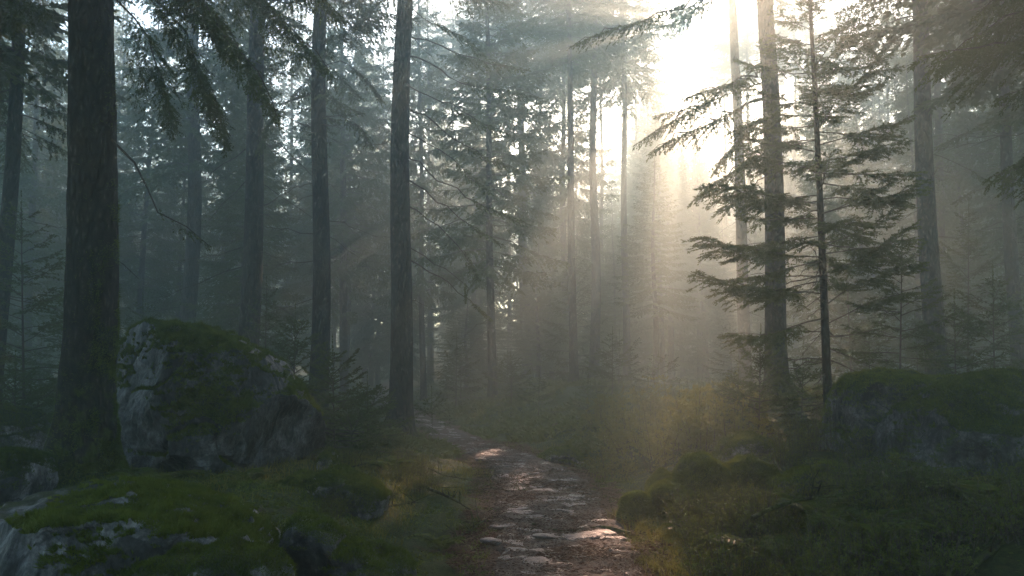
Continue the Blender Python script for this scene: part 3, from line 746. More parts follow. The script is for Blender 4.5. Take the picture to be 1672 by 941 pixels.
zc = at(1113, 35, 72)[2] - gz(x_of(1113, 72), 72)
hero_tree('spruce_tree', 'added far spruce whose tufted top blocks the sun from the near air', (1115, 560), (1113, 20), 72, .4, zc + 2.4, (zc - 2.2, 2.0, 26, dict(shape=.35, low=1.0)), seed=28)  # added tree: its tuft blocks direct sun from air near the camera

hero_tree('spruce_tree', 'added tall spruce with high shading crown left of the sun glow', (1022, 600), (1018, 100), 38, .4, 26, (14.0, 3.0, 13, dict(shape=.8)), seed=29)  # added for its crown: shades near air, lets sun reach the path
hero_tree('spruce_tree', 'added high crowned shade spruce in the haze left of the silvery trunk', (936, 600), (930, 100), 33, .38, 24, (13.5, 2.8, 13, dict(shape=.8)), seed=30)  # added too; the high crown keeps sun off the near left air

for k, (px, y, H_) in enumerate([(596, 58, 25), (702, 52, 26), (742, 57, 28), (786, 50, 27), (832, 56, 29), (884, 51, 27), (930, 58, 29), (984, 53, 28), (1040, 58, 29), (1186, 56, 28), (1224, 50, 27), (1300, 52, 28), (1372, 58, 28), (1452, 50, 24)]):
    hero_tree('spruce_tree', ['first', 'second', 'third', 'fourth', 'fifth', 'sixth', 'seventh', 'eighth', 'ninth', 'tenth', 'eleventh', 'twelfth', 'thirteenth', 'fourteenth'][k] + ' from the left in the far row of bare trunked high crowned spruces', (px, 600), (px - 3, 100), y, .36, H_, (H_ * .73, 3.0, 16), seed=140 + k, group='far row of high crowned spruces')

# --- young spruces
t14 = hero_tree('young_spruce', 'nearest young spruce with thin dark stem and tiered dark boughs', (1353, 655), (1325, 60), 12.2, .15, 8.4, (2.4, 1.75, 12, dict(low=.8, th_low=-2, th_top=35, sag=.22)), BARK_DARK, seed=31, seg=10, dz=.2, d=dict(NEAR, bare=.3), flare=.3, dead=(.5, 3.0, 36, 1.2),
    limbs=[([(1338, 345, 12.2), (1280, 325, 11.9), (1220, 312, 11.7), (1146, 306, 11.5)], dict(NEAR, bare=.2)),
           ([(1340, 420, 12.2), (1270, 415, 11.8), (1200, 402, 11.5), (1136, 388, 11.3)], dict(NEAR, bare=.25)),
           ([(1343, 480, 12.2), (1270, 478, 11.8), (1200, 468, 11.5), (1134, 446, 11.3)], dict(NEAR, bare=.2)),
           ([(1346, 520, 12.2), (1280, 540, 11.8), (1230, 550, 11.6), (1188, 545, 11.4)], dict(NEAR, bare=.25)),
           ([(1335, 300, 12.2), (1380, 270, 12), (1410, 255, 11.9), (1440, 240, 11.8)], dict(NEAR, bare=.2)),
           ([(1338, 350, 12.2), (1390, 330, 11.9), (1420, 315, 11.7), (1455, 300, 11.6)], dict(NEAR, bare=.3)),
           ([(1340, 400, 12.2), (1400, 380, 11.8), (1440, 360, 11.6), (1478, 320, 11.5)], dict(NEAR, bare=.35)),
           ([(1343, 450, 12.2), (1400, 430, 11.8), (1450, 395, 11.6), (1495, 365, 11.5)], dict(NEAR, bare=.35)),
           ([(1346, 500, 12.2), (1400, 465, 11.7), (1460, 440, 11.4), (1510, 430, 11.2)], dict(NEAR, bare=.25)),
           ([(1348, 530, 12.2), (1410, 500, 11.9), (1470, 480, 11.8), (1500, 478, 11.7)], dict(NEAR, bare=.3)),
           ([(1328, 190, 12.2), (1270, 190, 12), (1230, 200, 11.9), (1195, 215, 11.8)], dict(NEAR, bare=.25)),
           ([(1330, 230, 12.2), (1280, 240, 12.4), (1240, 255, 12.6), (1210, 270, 12.7)], dict(NEAR, bare=.25)),
           ([(1327, 120, 12.2), (1370, 80, 12), (1400, 60, 11.9), (1440, 100, 11.8)], dict(NEAR, bare=.2)),
           ([(1330, 180, 12.2), (1380, 150, 12), (1420, 120, 11.9), (1470, 110, 11.8)], dict(NEAR, bare=.2))])
def young(label, px, Yd, h, R_, per_m, d, seed, low=.9, h0=.15, name='young_spruce', group=None, dead=None):
    p0 = at(px, 607, Yd)
    return hero_tree(name, label, (px, 650), (px + random.uniform(-3, 3), 500), Yd, .012 + h * .014, h, (h0, R_, per_m, dict(low=low, th_low=0, th_top=40, sag=.18, shape=.85)), TWIG, seed=seed, seg=7, dz=.2, d=d, flare=.1, taper=.1, cat='sapling', group=group, dead=dead)
YMID = dict(NEAR, sub=None, step=.04, nsp=.009, nl=.06, nw=.02, hang=.25)
young('hazy young spruce between the straight right trunk and thin right trunk', 1580, 19, 4.6, 1.5, 12, YMID, 41)
young('thin dark sapling with bare stem above the square right boulder', 1470, 11.9, 2.9, .95, 13, dict(NEAR, sub=.1, tw=.36), 42, h0=.9)
young('misty young spruce standing before the silvery trunk', 935, 33, 5.5, 2.0, 9, MID, 43)
young('bushy dark young spruce under the bright sun side trunk', 1240, 12.6, 1.7, .75, 26, SAP, 44)
young('small spruce tuft left of the dark bushy young spruce', 1205, 13.4, 1.2, .5, 28, SAP, 45)
young('low spruce sapling crowded against the nearest young spruce stem', 1310, 13.0, 1.25, .7, 26, SAP, 46)
young('young spruce spreading over the bank by the boulder right end', 545, 13.0, 1.75, 1.0, 26, SAP, 47)
young('short young spruce at the foot of the path edge trunk', 600, 13.6, 1.2, .85, 26, SAP, 48)
young('slim young spruce right behind the huge boulder shoulder', 480, 14.2, 2.3, .9, 22, SAP, 49)
young('tiny spruce sapling lowest on the sunlit mossy bank', 575, 11.6, .75, .6, 34, SAP, 50)
young('tall thin young spruce behind the boulder beside the stout trunk', 432, 16.5, 3.1, 1.0, 14, YMID, 51, low=.8)
young('dark young spruce in the gap left of the mossy trunk', 40, 13.2, 4.2, 1.7, 12, dict(YMID, sub=None), 52)
young('dense dark sapling behind the mossy trunk foot', 25, 11.8, 1.5, .9, 24, SAP, 53)
young('pale green young spruce in the mist right of the mossy trunk', 235, 21, 3.2, 1.6, 12, YMID, 54)
young('misty young spruce in the dip beyond the path bend', 745, 29, 2.6, 1.2, 12, MID, 55)
young('low young spruce at the mist edge right of the path', 1000, 24, 1.8, .9, 14, YMID, 56)
young('dark young spruce behind the great boulder at the right edge', 1625, 13.5, 2.3, 1.2, 16, dict(YMID), 57)
young('small spruce rising between the two dark right boulders', 1560, 13.0, 1.8, .9, 18, dict(YMID), 58)
young('young spruce with golden tips beyond the square right boulder', 1420, 15.5, 1.6, .8, 18, dict(YMID), 59)

young('knee high young spruce on the misty slope past the path bend', 880, 22, 1.1, .8, 20, YMID, 62)
young('small misty spruce beyond the hazy mossy rock', 960, 20.5, .9, .6, 22, YMID, 63)
young('waist high spruce on the slope under the ghostly trunk', 835, 26, 1.5, 1.0, 16, YMID, 64)
young('spreading low spruce at the foot of the silvery trunk', 1010, 29, 1.8, 1.3, 14, YMID, 65)
young('small spruce on the bank just past the path edge trunk', 705, 19.5, 1.0, .7, 20, YMID, 66)
young('low spruce on the right slope before the lone pale trunk', 1075, 22, 1.3, .9, 18, YMID, 67)

# overhanging spruce just past the right edge
hero_tree('spruce_tree', 'near spruce past the right edge with dark overhanging boughs', (1830, 700), (1800, 0), 8.2, .36, 16, (5.9, 2.4, 7, dict(low=.8)), BARK_DARK, seed=61, d=NEARBIG | dict(step=.09),
    limbs=[([(1800, 40, 8.2), (1720, 50, 8.0), (1640, 70, 7.8), (1570, 85, 7.7), (1505, 92, 7.6)], dict(NEARBIG, bare=.15, hang=.3)),
           ([(1800, -10, 8.2), (1730, 0, 8.2), (1660, 20, 8.1), (1590, 60, 8.1), (1540, 100, 8.1)], dict(NEARBIG, bare=.15)),
           ([(1800, -70, 8.2), (1720, -50, 8.0), (1650, -20, 7.9), (1600, 20, 7.8)], dict(NEARBIG, bare=.1)),
           ([(1805, 180, 8.2), (1760, 210, 8.1), (1700, 240, 8.0), (1650, 275, 7.9), (1615, 290, 7.9)], dict(NEARBIG, bare=.2)),
           ([(1805, 90, 8.2), (1740, 110, 8.3), (1680, 140, 8.4), (1630, 160, 8.4)], dict(NEARBIG, bare=.2)),
           ([(1806, 270, 8.2), (1740, 290, 8.2), (1690, 300, 8.1), (1640, 290, 8.1)], dict(NEARBIG, bare=.2))])

# --- the forest behind: four kinds, each tree a copy with its trunk and crown
kinds = []
for k, (H, h0, R0, dm, pm) in enumerate([(22, 2.2, 3.0, .36, 15), (22, 4.5, 3.1, .42, 14), (22, 1.2, 2.7, .3, 16), (22, 7.0, 2.8, .4, 13)]):
    root = empty('background_spruce', (0, 0, 0), 'x', 'tree')
    g = Geo(); axis = lambda z, k=k: np.array([.06 * math.sin(z * .4 + k), .06 * math.sin(z * .33 + 2 * k), z])
    trunk_geo(g, axis, -.5, H, dm / 2, .03, 10, .8, .03, 80 + k)
    dead_limbs(g, axis, 1.5, h0 + 2, 14, 1.5, 90 + k, dm / 2)
    obj('trunk', g.mesh('trunk', [BARK, TWIG], [0]), root)
    g = Geo(); crown_geo(g, axis, h0, H - .2, R0, pm, FAR, 70 + k, low=.75, shape=.8, sparse_low=.25)
    obj('crown', g.mesh('crown', [TWIG, NEEDLE]), root)
    kinds.append(root)
tx_ = [(-200, -60), (560, -20), (585, 70), (615, 130), (660, 60), (690, 120), (730, 110), (760, -20), (1020, -10), (1050, 20), (1075, 110), (1155, 110), (1180, 10), (1300, -20), (1380, 60), (1430, 130), (1480, 90), (1540, 0), (1900, -60)]
def top_px(px): return np.interp(px, [a for a, _ in tx_], [b for _, b in tx_])
spots = []
sunny = [(.3, 11.5, .25), (-1.3, 12.3, .15), (2.6, 13.3, .35), (2.3, 9.0, .25), (1.5, 7.2, .25), (3.4, 14.5, .2), (.4, 21, .2), (-3.6, 24, .3)]
rf = random.Random(4)
for ring, (y0, y1, n) in enumerate([(24, 34, 16), (34, 46, 26), (46, 62, 44), (62, 100, 80)]):
    c = 0; tries = 0
    while c < n and tries < 5000:
        tries += 1
        y = rf.uniform(y0, y1); px = rf.uniform(-260, 1900); x = x_of(px, y)
        if any((x - a) ** 2 + (y - b) ** 2 < (2.0 + ring * .35) ** 2 for a, b, *_ in spots): continue
        if abs(x - xc(y)) < 1.4 and y < 45: continue
        # keep the lane of low sunlight open
        if y < 30 and 1040 < px < 1200: continue
        hmax = (at(px, top_px(px), y)[2] - gz(x, y))
        h = min(rf.uniform(17, 26), hmax * rf.uniform(.88, 1.02))
        if h < 8: continue
        zb = gz(x, y)
        for (qx, qy, qr) in sunny:       # trees in a sun lane are cut shorter to let light through
            sdist = (y - qy) * SUN[1] / (SUN[0] ** 2 + SUN[1] ** 2) + (x - qx) * SUN[0] / (SUN[0] ** 2 + SUN[1] ** 2)
            if sdist < 0: continue
            px_, py_ = qx + SUN[0] * sdist, qy + SUN[1] * sdist; zl = .3 + SUN[2] * sdist - zb
            dd = math.hypot(x - px_, y - py_)
            if dd < qr + 2.0:            # crown must stay under the ray at this offset
                lim = zl - .3 + max(0, dd - qr) / 3.0 * h * .8
                h = min(h, lim)
        if h < 4.5: continue
        spots.append((x, y, px, h)); c += 1
tops_ = {1092: 130, 1134: 140, 600: 90, 705: 90, 1114: 190, 1080: 140, 1142: 120, 1066: 105, 1150: 135}
for px, y, h in [(1008, 48, 26), (1038, 58, 28), (900, 41, 25), (872, 53, 27), (1188, 50, 27), (1168, 66, 26), (1222, 39, 24), (1092, 72, 24), (1134, 80, 25), (945, 60, 27), (705, 62, 24), (722, 84, 27), (600, 78, 24), (1400, 58, 23), (1450, 70, 26), (384, 66, 24), (362, 92, 27), (1058, 66, 27), (985, 56, 27), (470, 46, 26), (150, 48, 27), (250, 58, 27), (618, 52, 24), (642, 85, 25), (1114, 50, 0), (1080, 43, 0), (1150, 46, 0), (1395, 50, 20), (1450, 44, 16), (1480, 57, 20), (1575, 42, 24), (1700, 27, 23), (1290, 62, 24), (1142, 47, 0), (1066, 56, 0), (940, 50, 26), (760, 38, 24), (780, 56, 26), (1780, 24, 22), (1850, 30, 23)]:  # extra spruces, some put in to block sun from the near air
    spots.append((x_of(px, y), y, px, h if px not in tops_ else at(px, tops_[px], y)[2] - gz(x_of(px, y), y)))
def shorten(x, y, h, lanes, spread):
    zb = gz(x, y); q2 = SUN[0] ** 2 + SUN[1] ** 2
    for (qx, qy, qr) in lanes:
        sd_ = (y - qy) * SUN[1] / q2 + (x - qx) * SUN[0] / q2
        if sd_ < 0: continue
        dd = math.hypot(x - qx - SUN[0] * sd_, y - qy - SUN[1] * sd_); zl = gz(qx, qy) + 1.2 + SUN[2] * sd_ - zb
        if dd < qr + spread: h = min(h, zl - .3 + max(0, dd - qr) / 3.0 * h * .8)
    return h
mist_lanes = [(-1.5, 22, .5), (-.5, 27, .7), (1.5, 30, .7), (-3, 31, .6), (7.5, 24, .6), (10, 30, .8)]  # lanes where trees are shortened so sun lights the mist
spots = [(x, y, px, shorten(x, y, h, mist_lanes, 1.6)) for x, y, px, h in spots]
spots = [q for q in spots if q[3] > 4] + [(x_of(px, y), y, px, h) for px, y, h in [(1052, 86, 28), (1178, 78, 28), (1020, 74, 26), (1215, 88, 27), (1000, 92, 28), (1310, 80, 26), (1390, 90, 24), (1330, 57, 27)]]
handles = [(-400, 118, 'left of the mossy trunk'), (118, 404, 'between mossy trunk and stout grey trunk'), (404, 522, 'between stout grey trunk and straight dark trunk'), (522, 655, 'between straight dark trunk and path edge trunk'),
           (655, 970, 'between path edge trunk and silvery trunk'), (970, 1258, 'between silvery trunk and sun side trunk'), (1258, 1512, 'between sun side trunk and straight right trunk'), (1512, 3000, 'right of the straight right trunk')]
words = [f"{q}{'th' if 10 < q % 100 < 14 else {1: 'st', 2: 'nd', 3: 'rd'}.get(q % 10, 'th')}" for q in range(1, 90)]
used = set(); count = {}
for (x, y, px, h) in sorted(spots, key=lambda s: s[2]):
    k = rf.choices([0, 1, 2, 3], [4, 3, 3, 2])[0]
    o = kinds[k] if k not in used else copy_tree(kinds[k]); used.add(k)
    s = h / 22.0
    o.location = (x, y, gz(x, y)); o.scale = (max(s, .7) * rf.uniform(.9, 1.1),) * 2 + (s,); o.rotation_euler = (rf.gauss(0, .012), rf.gauss(0, .012), rf.uniform(0, 6.28))
    hd = next(h_[2] for h_ in handles if h_[0] <= px < h_[1]); count[hd] = count.get(hd, 0) + 1
    tag(o, f'{words[count[hd]-1]} background spruce from the left, {hd}', 'tree', 'spruces fading into the mist')
# unseen trees added round the viewer, crowns widened to shade the foreground
for k, (x, y, s) in enumerate([(-7.0, 2, 1), (-11, 8.5, 1), (7.8, 2.0, 1), (11.5, 7, 1), (-4.5, -3.5, 1), (4.2, -4, 1), (0.5, -8, 1.05), (-11, 0, 1), (11.5, 0, 1), (-12, 14, 1), (12.5, 12, 1), (-8, -9, 1), (8, -9, 1), (13.5, 17, 1), (-4.2, -1.2, 1), (4.6, -1.4, 1), (-8.2, 5.2, 1), (9.0, 4.6, 1), (-1.2, -2.6, 1), (1.8, -1.8, 1), (-7.8, -3, 1), (7.8, -2.5, 1), (-10.5, 11, 1), (-14.5, 6, 1), (10.8, 15, 1)]):
    o = copy_tree(kinds[3]); o.location = (x, y, gz(x, y)); o.scale = (1.75, 1.75, s); o.rotation_euler = (0, 0, k * 1.7)
    tag(o, 'unseen wide crowned spruce added beside the viewer to shade the foreground', 'tree', 'unseen shade spruces added round the viewer')

# low young spruces fading in the mist under the tall trees
lows = []
for k in range(4):
    root = empty('young_spruce', (0, 0, 0), 'x', 'sapling'); g = Geo(); axis = lambda z: np.array([0, 0, z])
    trunk_geo(g, axis, -.2, 3, .03, .006, 6, .4, .02, 500 + k, .1); obj('trunk', g.mesh('trunk', TWIG), root)
    g = Geo(); crown_geo(g, axis, .1, 2.9, 1.15, 15, dict(MID, tw=.42, hang=.2), 510 + k, low=.9, th_low=5, th_top=42, sag=.18); obj('crown', g.mesh('crown', [TWIG, NEEDLE]), root)
    lows.append(root)
rl = random.Random(21); nlow = 0; row = []
while nlow < 54:
    y = rl.uniform(17, 55) ; px = rl.uniform(-60, 1740); x = x_of(px, y)
    if abs(x - xc(y)) < 1.6 or (y < 22 and 250 < px < 1000) or (y < 26 and 900 < px < 1340): continue
    row.append((px, x, y, rl.uniform(.35, 1.25))); nlow += 1
cnt2 = {}
for i, (px, x, y, s) in enumerate(sorted(row)):
    o = lows[i] if i < 4 else copy_tree(lows[i % 4]); o.location = (x, y, gz(x, y)); o.scale = (s * rl.uniform(.9, 1.3),) * 2 + (s,); o.rotation_euler = (0, 0, rl.uniform(0, 6.28))
    hd = next(h_[2] for h_ in handles if h_[0] <= px < h_[1]); cnt2[hd] = cnt2.get(hd, 0) + 1
    tag(o, f'{words[cnt2[hd]-1]} misty young spruce from the left, {hd}', 'sapling', 'young spruces under the misty trees')

# ------------------------------------------------------------------ undergrowth
def leaf_quads(g, P, D, L, W, seed, mi=1):
    r = np.random.default_rng(seed); n = len(P)
    sd = unit(np.cross(D, r.normal(0, 1, (n, 3)))); L = np.broadcast_to(L, (n,))[:, None]; W = np.broadcast_to(W, (n,))[:, None]
    V = np.stack([P, P + D * L * .5 - sd * W / 2, P + D * L, P + D * L * .5 + sd * W / 2], 1).reshape(-1, 3)
    g.add(V, np.arange(4 * n).reshape(-1, 4), mi)

def shrub_mesh(seed, h, rad, stems, leaves, ll, lw, mats, bare=.35):
    r = np.random.default_rng(seed); g = Geo(); f = Geo()
    for k in range(stems):
        a = r.uniform(0, 6.28); q = rad * r.random() ** .6; hh = h * r.uniform(.5, 1.1) * (1 - .35 * q / rad)
        b = np.array([math.cos(a) * q * .6, math.sin(a) * q * .6, -.05]); e = np.array([math.cos(a) * q, math.sin(a) * q, hh]) + r.normal(0, .06 * h, 3)
        m_ = (b + e) / 2 + r.normal(0, .08 * h, 3)
        t = np.linspace(0, 1, 6)[:, None]; P = (1 - t) ** 2 * b + 2 * t * (1 - t) * m_ + t * t * e
        g.add(*tube(P, np.linspace(.0045, .0012, 6) * (h / .4) ** .5, 3), 0)
        nt_ = 5 if stems > 20 else 11
        for j in range(nt_):
            s = r.uniform(.35, .95); p = P[int(s * 5)]; d = unit(np.array([*(r.normal(0, 1, 2)), r.uniform(.1, .9)])); L = h * r.uniform(.12, .3)
            strips(g, p[None], d[None], np.array([L]), .0016, 0)
            m2 = max(2, leaves // (stems * nt_)); tt = r.uniform(.1, 1, m2)[:, None]
            pos = p + d * L * tt; ld = unit(d * .5 + r.normal(0, .6, (m2, 3)) + (0, 0, .25))
            leaf_quads(f, pos, ld, ll * r.uniform(.6, 1.2, m2), lw * r.uniform(.7, 1.2, m2), seed * 31 + k * 7 + j, 0)
    return g.mesh('stem', mats[0]), f.mesh('foliage', mats[1])

def shrub_proto(name, seed, *a):
    s, f = shrub_mesh(seed, *a)
    root = bpy.data.objects.new(name, None); COL.objects.link(root)
    obj('stem', s, root); obj('foliage', f, root); return root

def scatter(name, protos, places, labels, cat, group):
    done = set()
    for i, (px, py, Yd, s) in enumerate(places):
        k = i % len(protos)
        o = protos[k] if k not in done else copy_tree(protos[k]); done.add(k)
        x = at(px, py, Yd)[0]; o.location = (x, Yd, gz(x, Yd)); o.scale = (s, s, s * random.uniform(.85, 1.15)); o.rotation_euler = (0, 0, random.uniform(0, 6.28))
        tag(o, labels[i] if isinstance(labels, list) else labels, cat, group)

bil = [shrub_proto('bilberry_shrub', 200 + k, .42, .4, 60, 2600, .022, .013, (TWIG, LEAF)) for k in range(4)]
places = []; rb_ = random.Random(9)
for i in range(46):
    Yd = rb_.uniform(5.0, 8.3); px = rb_.uniform(1130 + (8.3 - Yd) * 15, 1720)
    places.append((px, 850, Yd, rb_.uniform(.7, 1.15)))
scatter('bilberry_shrub', bil, places, 'low dark bilberry bush in the shaded thicket below the right boulders', 'shrub', 'bilberry bushes in the lower right thicket')
bil2 = [shrub_proto('bilberry_shrub', 210 + k, .36, .36, 46, 1900, .02, .012, (TWIG, LEAF)) for k in range(2)]
places = []
for i in range(20):
    Yd = rb_.uniform(7.5, 13); px = rb_.uniform(560, 740) - (13 - Yd) * 10
    places.append((px, 800, Yd, rb_.uniform(.45, .8)))
scatter('bilberry_shrub', bil2, places, 'small leafy bilberry bush on the mossy bank left of the path', 'shrub', 'bilberry bushes on the left bank')
dry = [shrub_proto('twiggy_shrub', 220 + k, 1.0, .7, 17, 4600, .046, .026, (TWIG, DRY_LEAF)) for k in range(4)]
places = [(1010, 700, 14.5, .8), (1050, 700, 13.2, .95), (1090, 700, 12.2, .9), (1120, 700, 13.6, 1.05), (1150, 700, 12.4, 1.0), (1180, 700, 14.2, 1.1), (1030, 700, 16, .9), (985, 700, 16.5, .7), (1075, 700, 15.4, 1.0), (1000, 740, 12.2, .55), (1205, 700, 12.0, .8)]
scatter('twiggy_shrub', dry, places, 'sunlit twiggy shrub with pale leaves in the thicket right of the path', 'shrub', 'sunlit twiggy shrubs right of the path')
places = [(1330, 700, 11.8, .9), (1360, 700, 10.8, .7), (1300, 700, 10.4, .7), (1395, 720, 9.4, .6), (1280, 720, 9.9, .6)]
dk = [shrub_proto('leafy_shrub', 230 + k, .8, .55, 46, 2600, .026, .014, (TWIG, LEAF)) for k in range(2)]
scatter('leafy_shrub', dk, places, 'dark leafy shrub crowding the slope left of the right boulders', 'shrub', 'dark shrubs by the right boulders')

# seedling with yellow leaves
x = at(1463, 790, 7.9)[0]; z0 = gz(x, 7.9)
root = empty('seedling', (x, 7.9, z0), 'slender seedling with bright yellow green leaves before the great right boulder', 'seedling')
g = Geo(); hz = at(1462, 744, 7.9)[2] - z0
g.add(*tube([(0, 0, -.03), (.01, 0, hz * .5), (0, .01, hz)], [.004, .003, .0015], 5)); obj('stem', g.mesh('stem', TWIG), root)
g = Geo(); r = np.random.default_rng(8)
P = np.array([(0, 0, hz * f_) for f_ in np.repeat(np.linspace(.5, 1, 9), 5)]); D = unit(np.stack([r.normal(0, 1, 45), r.normal(0, 1, 45), r.uniform(0, .5, 45)], 1))
leaf_quads(g, P, D, .07, .03, 4, 0); obj('foliage', g.mesh('foliage', DRY_LEAF), root)

# fern
def fern(px, Yd, label, s, seed):
    x = at(px, 790, Yd)[0]; root = empty('fern', (x, Yd, gz(x, Yd)), label, 'fern')
    r = np.random.default_rng(seed)
    g = Geo(); gs = Geo()
    for k in range(11):
        az = k * 2.4 + r.normal(0, .2); L = s * r.uniform(.7, 1.1)
        P = bough_line((0, 0, 0), az, L, R(55), 1.1, .1, r, 14)
        gs.add(*tube(P, np.linspace(.004, .001, 14), 3)); t = np.linspace(.12, 1, 44)
        Q = np.stack([np.interp(t, np.linspace(0, 1, 14), P[:, j]) for j in range(3)], 1); sd = np.array([-math.sin(az), math.cos(az), -.15])
        for sg in (1, -1):
            ln = .30 * L * np.sin(np.pi * np.clip(t, .05, 1) ** .7 * .97) + .01
            a = np.array([math.cos(az), math.sin(az), 0]) * .35
            leaf_quads(g, Q, unit(np.tile(sd * sg + a, (44, 1))), ln, .016, seed + k, 0)
    obj('stem', gs.mesh('stem', TWIG), root); obj('foliage', g.mesh('foliage', LEAF), root)
fern(1515, 7.8, 'arching fern catching light before the great right boulder', .42, 5)
fern(250, 8.4, 'dark fern at the foot of the huge boulder beside the mossy trunk', .5, 6)
fern(400, 8.7, 'small fern below the grey face of the huge boulder', .32, 7)
fern(1130, 7.4, 'low fern beside the front hummock right of the path', .28, 9)

fern(1600, 6.6, 'fern among the dark bilberry bushes near the lower right corner', .5, 12)
fern(1330, 6.9, 'fern rising in front of the low grey topped rock', .42, 13)
fern(1420, 5.9, 'broad fern lowest in the right thicket', .5, 14)
fern(640, 10.4, 'bright fern on the bank between pale stone and boulder', .35, 15)
fern(720, 7.6, 'small fern near the left path edge', .28, 16)
fern(1245, 6.2, 'fern beside golden grass right of the path', .36, 17)
# fallen branches
def stick(label, pts, r0, seed, lift=.05, twigs=5, name='fallen_branch'):
    W = []
    for (px, py) in pts: W.append(ground_hit(px, py) + np.array([0, 0, lift]))
    W = np.array(W); c = W.mean(0); g = Geo(); n = 24
    t = np.linspace(0, len(W) - 1, n); P = np.stack([np.interp(t, np.arange(len(W)), W[:, j]) for j in range(3)], 1) - c
    P += .02 * np.stack([vnoise(P * 3 + seed + j * 5, j) for j in range(3)], 1)
    g.add(*tube(P, np.linspace(r0, r0 * .35, n), 7)); r = np.random.default_rng(seed)
    for k in range(twigs):
        i = r.integers(6, 22); g.add(*tube([P[i], P[i] + r.normal(0, .05, 3) + (0, 0, .07), P[i] + r.normal(0, .1, 3) + (0, 0, .14)], [r0 * .4, r0 * .25, r0 * .1], 5))
    o = obj(name, g.mesh(name, BARK_DARK, True)); o.location = c; tag(o, label, 'branch')
stick('fallen bare branch on the mossy bank beside the path', [(690, 800), (715, 812), (742, 825), (765, 838)], .022, 1)
stick('grey fallen branch lying across the bottom right thicket', [(1560, 960), (1620, 915), (1672, 880), (1720, 850)], .03, 2)
stick('short fallen twig lying near the pale stone on the bank', [(700, 770), (730, 782), (770, 790)], .014, 3)
stick('bent tree root crossing the path beside the flat stones', [(1030, 878), (980, 868), (920, 872), (870, 862)], .035, 4, .03, 0, 'tree_root')

stick('pale broken branch lying on moss between wedge rock and path', [(700, 900), (730, 890), (765, 876), (790, 858)], .022, 5)
stick('forked twig lying in the moss behind the flat slab', [(560, 772), (600, 766), (640, 772)], .014, 6)
stick('dark fallen branch leaning over the mossy cluster', [(1060, 790), (1110, 770), (1160, 752), (1200, 748)], .016, 7, .16)
stick('long thin fallen branch in the bilberries of the right thicket', [(1230, 905), (1300, 880), (1370, 872), (1440, 850)], .02, 8, .28)
stick('grey fallen branch on the left bank before the small pale stone', [(600, 850), (640, 835), (690, 830)], .018, 9, .06)
stick('broken twig lying on the brown needles near the path bend', [(800, 800), (830, 806), (862, 803)], .012, 10, .03)

# moss, grass and litter nobody could count
def scatter_xy(n, seed, dens, y0=3.6, span=15, pw=1.5):
    r = np.random.default_rng(seed); out = []; have = 0
    while have < n:
        y = y0 + span * r.random(n) ** pw; x = (r.random(n) * 2 - 1) * (1.5 + .72 * y)
        k = r.random(n) < dens(x, y); out.append(np.stack([x[k], y[k]], 1)); have += k.sum()
    return np.concatenate(out)[:n]
def out_of_path(x, y): return np.abs(x - xc(y)) - hw(y) + .15 * noise2(x, y, .4, 3, 90)
def tufts(name, n, L, W, mat, seed, dens, lean, up=1.0, lift=-.01, **kw):
    Q = scatter_xy(n, seed, dens, **kw); r = np.random.default_rng(seed)
    P = np.stack([Q[:, 0], Q[:, 1], height(Q[:, 0], Q[:, 1]) + lift], 1)
    d = unit(np.stack([r.normal(0, lean, n), r.normal(0, lean, n), np.full(n, up)], 1)); sd = unit(np.cross(d, r.normal(0, 1, (n, 3))))
    l = (L * r.uniform(.5, 1.3, n) * (.75 + .5 * noise2(P[:, 0], P[:, 1], .5, 2, seed)))[:, None]; w = W * r.uniform(.7, 1.3, n)[:, None] / 2
    bend = np.stack([r.normal(0, .3, n), r.normal(0, .3, n), np.full(n, -.15)], 1) * l
    M = P + d * l * .55; E = P + d * l + bend
    V = np.stack([P - sd * w, P + sd * w, M + sd * w * .8, M - sd * w * .8, E], 1).reshape(-1, 3); b = np.arange(n)[:, None] * 5
    g = Geo(); g.add(V, b + np.array([[0, 1, 2, 3]])); g.F.append((b + np.array([[3, 2, 4]]), 0))
    o = obj(name, g.mesh(name, mat)); tag(o, kind='stuff')
tufts('moss_carpet', 230000, .045, .012, MOSS_BLADE, 301, lambda x, y: (out_of_path(x, y) > .02) * ss(-.35, .25, noise2(x, y, .8, 3, 33) + .15), .5)
tufts('grass', 42000, .17, .006, GRASS, 302, lambda x, y: (out_of_path(x, y) > 0) * (ss(.1, .5, noise2(x, y, 1.1, 3, 35)) * .3 + 1.0 * ss(.9, .25, np.abs(x - xc(y) - hw(y) - .55)) * ss(9.5, 7, y)), .35)
tufts('undergrowth', 60000, .07, .022, LEAF, 303, lambda x, y: (out_of_path(x, y) > .1) * ss(-.1, .4, noise2(x, y, .9, 3, 37)), .7)
tufts('ground_cover', 90000, .26, .07, LEAF, 306, lambda x, y: (out_of_path(x, y) > .1) * ss(-.3, .35, noise2(x, y, 1.6, 3, 39)), .7, 1.0, -.01, y0=15, span=38, pw=1.4)
LITTER = leaf_mat('fallen_needles', (0.03, 0.015, 0.007), (0.13, 0.058, 0.025), 0.1, None, 6.0)
tufts('needle_litter', 90000, .036, .0045, LITTER, 304, lambda x, y: (out_of_path(x, y) < .3) * (.25 + .65 * ss(-.3, .3, noise2(x, y, .5, 3, 38))), 2.5, .2, .035)

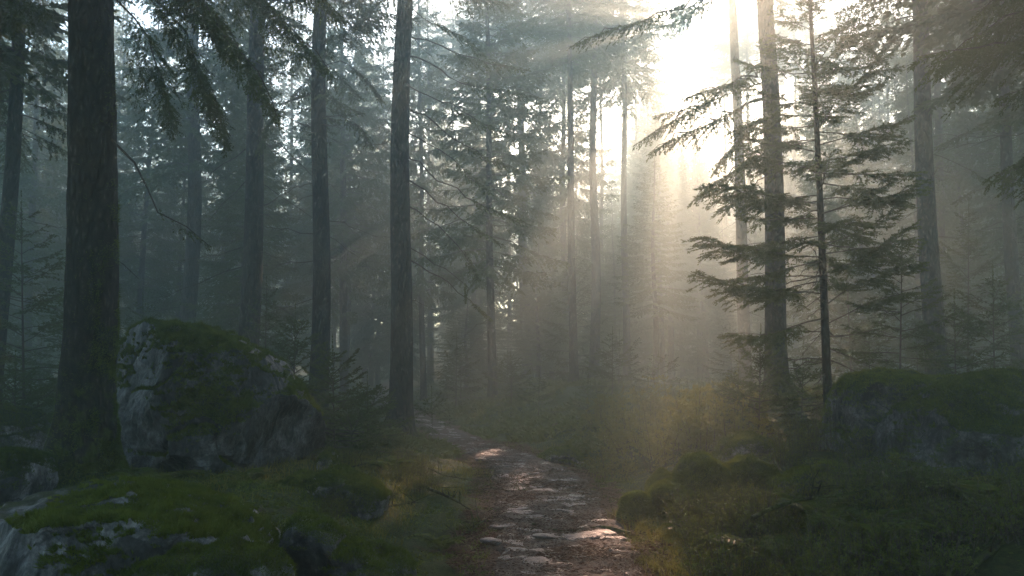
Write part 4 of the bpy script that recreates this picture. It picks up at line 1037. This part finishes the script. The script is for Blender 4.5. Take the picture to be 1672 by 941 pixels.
# ------------------------------------------------------------------ air, sky, sun
bm = bmesh.new(); bmesh.ops.create_cube(bm, size=1)
me = bpy.data.meshes.new('haze'); bm.to_mesh(me); bm.free()
hz_o = obj('haze', me); tag(hz_o, kind='stuff')
bpy.context.view_layer.update()
top = max((o.matrix_world @ Vector(b)).z for o in COL.objects if o.type == 'MESH' and o is not hz_o for b in o.bound_box) + .4
hz_o.scale = (236, 180, top + 2.2); hz_o.location = (0, 52, (top - 2.2) / 2); print('TOP', top)
m = bpy.data.materials.new('haze_air'); m.use_nodes = True; nt = m.node_tree; nt.nodes.clear()
pv = N(nt, 'ShaderNodeVolumePrincipled'); oo = N(nt, 'ShaderNodeOutputMaterial')
pv.inputs['Color'].default_value = (.74, .93, .92, 1); pv.inputs['Density'].default_value = 0.0108; pv.inputs['Anisotropy'].default_value = 0.76
nt.links.new(pv.outputs[0], oo.inputs['Volume']); me.materials.append(m)

sd = SUN; el = math.asin(sd[2]); azm = math.atan2(sd[0], sd[1])
w = bpy.data.worlds.new('World'); sc.world = w; w.use_nodes = True; nt = w.node_tree
s = nt.nodes.new('ShaderNodeTexSky'); s.sky_type = 'NISHITA'; s.sun_disc = False; s.sun_elevation = el; s.sun_rotation = azm; s.dust_density = 1.0; s.air_density = 1.3; s.ozone_density = 3.0
nt.links.new(s.outputs[0], nt.nodes['Background'].inputs[0]); nt.nodes['Background'].inputs[1].default_value = 0.15
sl = bpy.data.lights.new('sun', 'SUN'); so = bpy.data.objects.new('sun', sl); COL.objects.link(so)
sl.energy = 3.9; sl.angle = R(.5); sl.color = (1.0, .60, .42)
so.rotation_euler = Vector(sd).to_track_quat('Z', 'Y').to_euler(); so.location = (0, 0, 40)

v = sc.view_settings; v.view_transform = 'Standard'; v.look = 'None'; v.gamma = 1; v.use_curve_mapping = False; v.exposure = 1.85
c = sc.cycles
c.max_bounces = 6; c.diffuse_bounces = 3; c.glossy_bounces = 2; c.transmission_bounces = 3; c.volume_bounces = 2; c.transparent_max_bounces = 4
c.use_denoising = True; c.denoiser = 'OPENIMAGEDENOISE'; c.caustics_reflective = False; c.caustics_refractive = False
print('tris', sum(len(m_.polygons) for m_ in bpy.data.meshes))
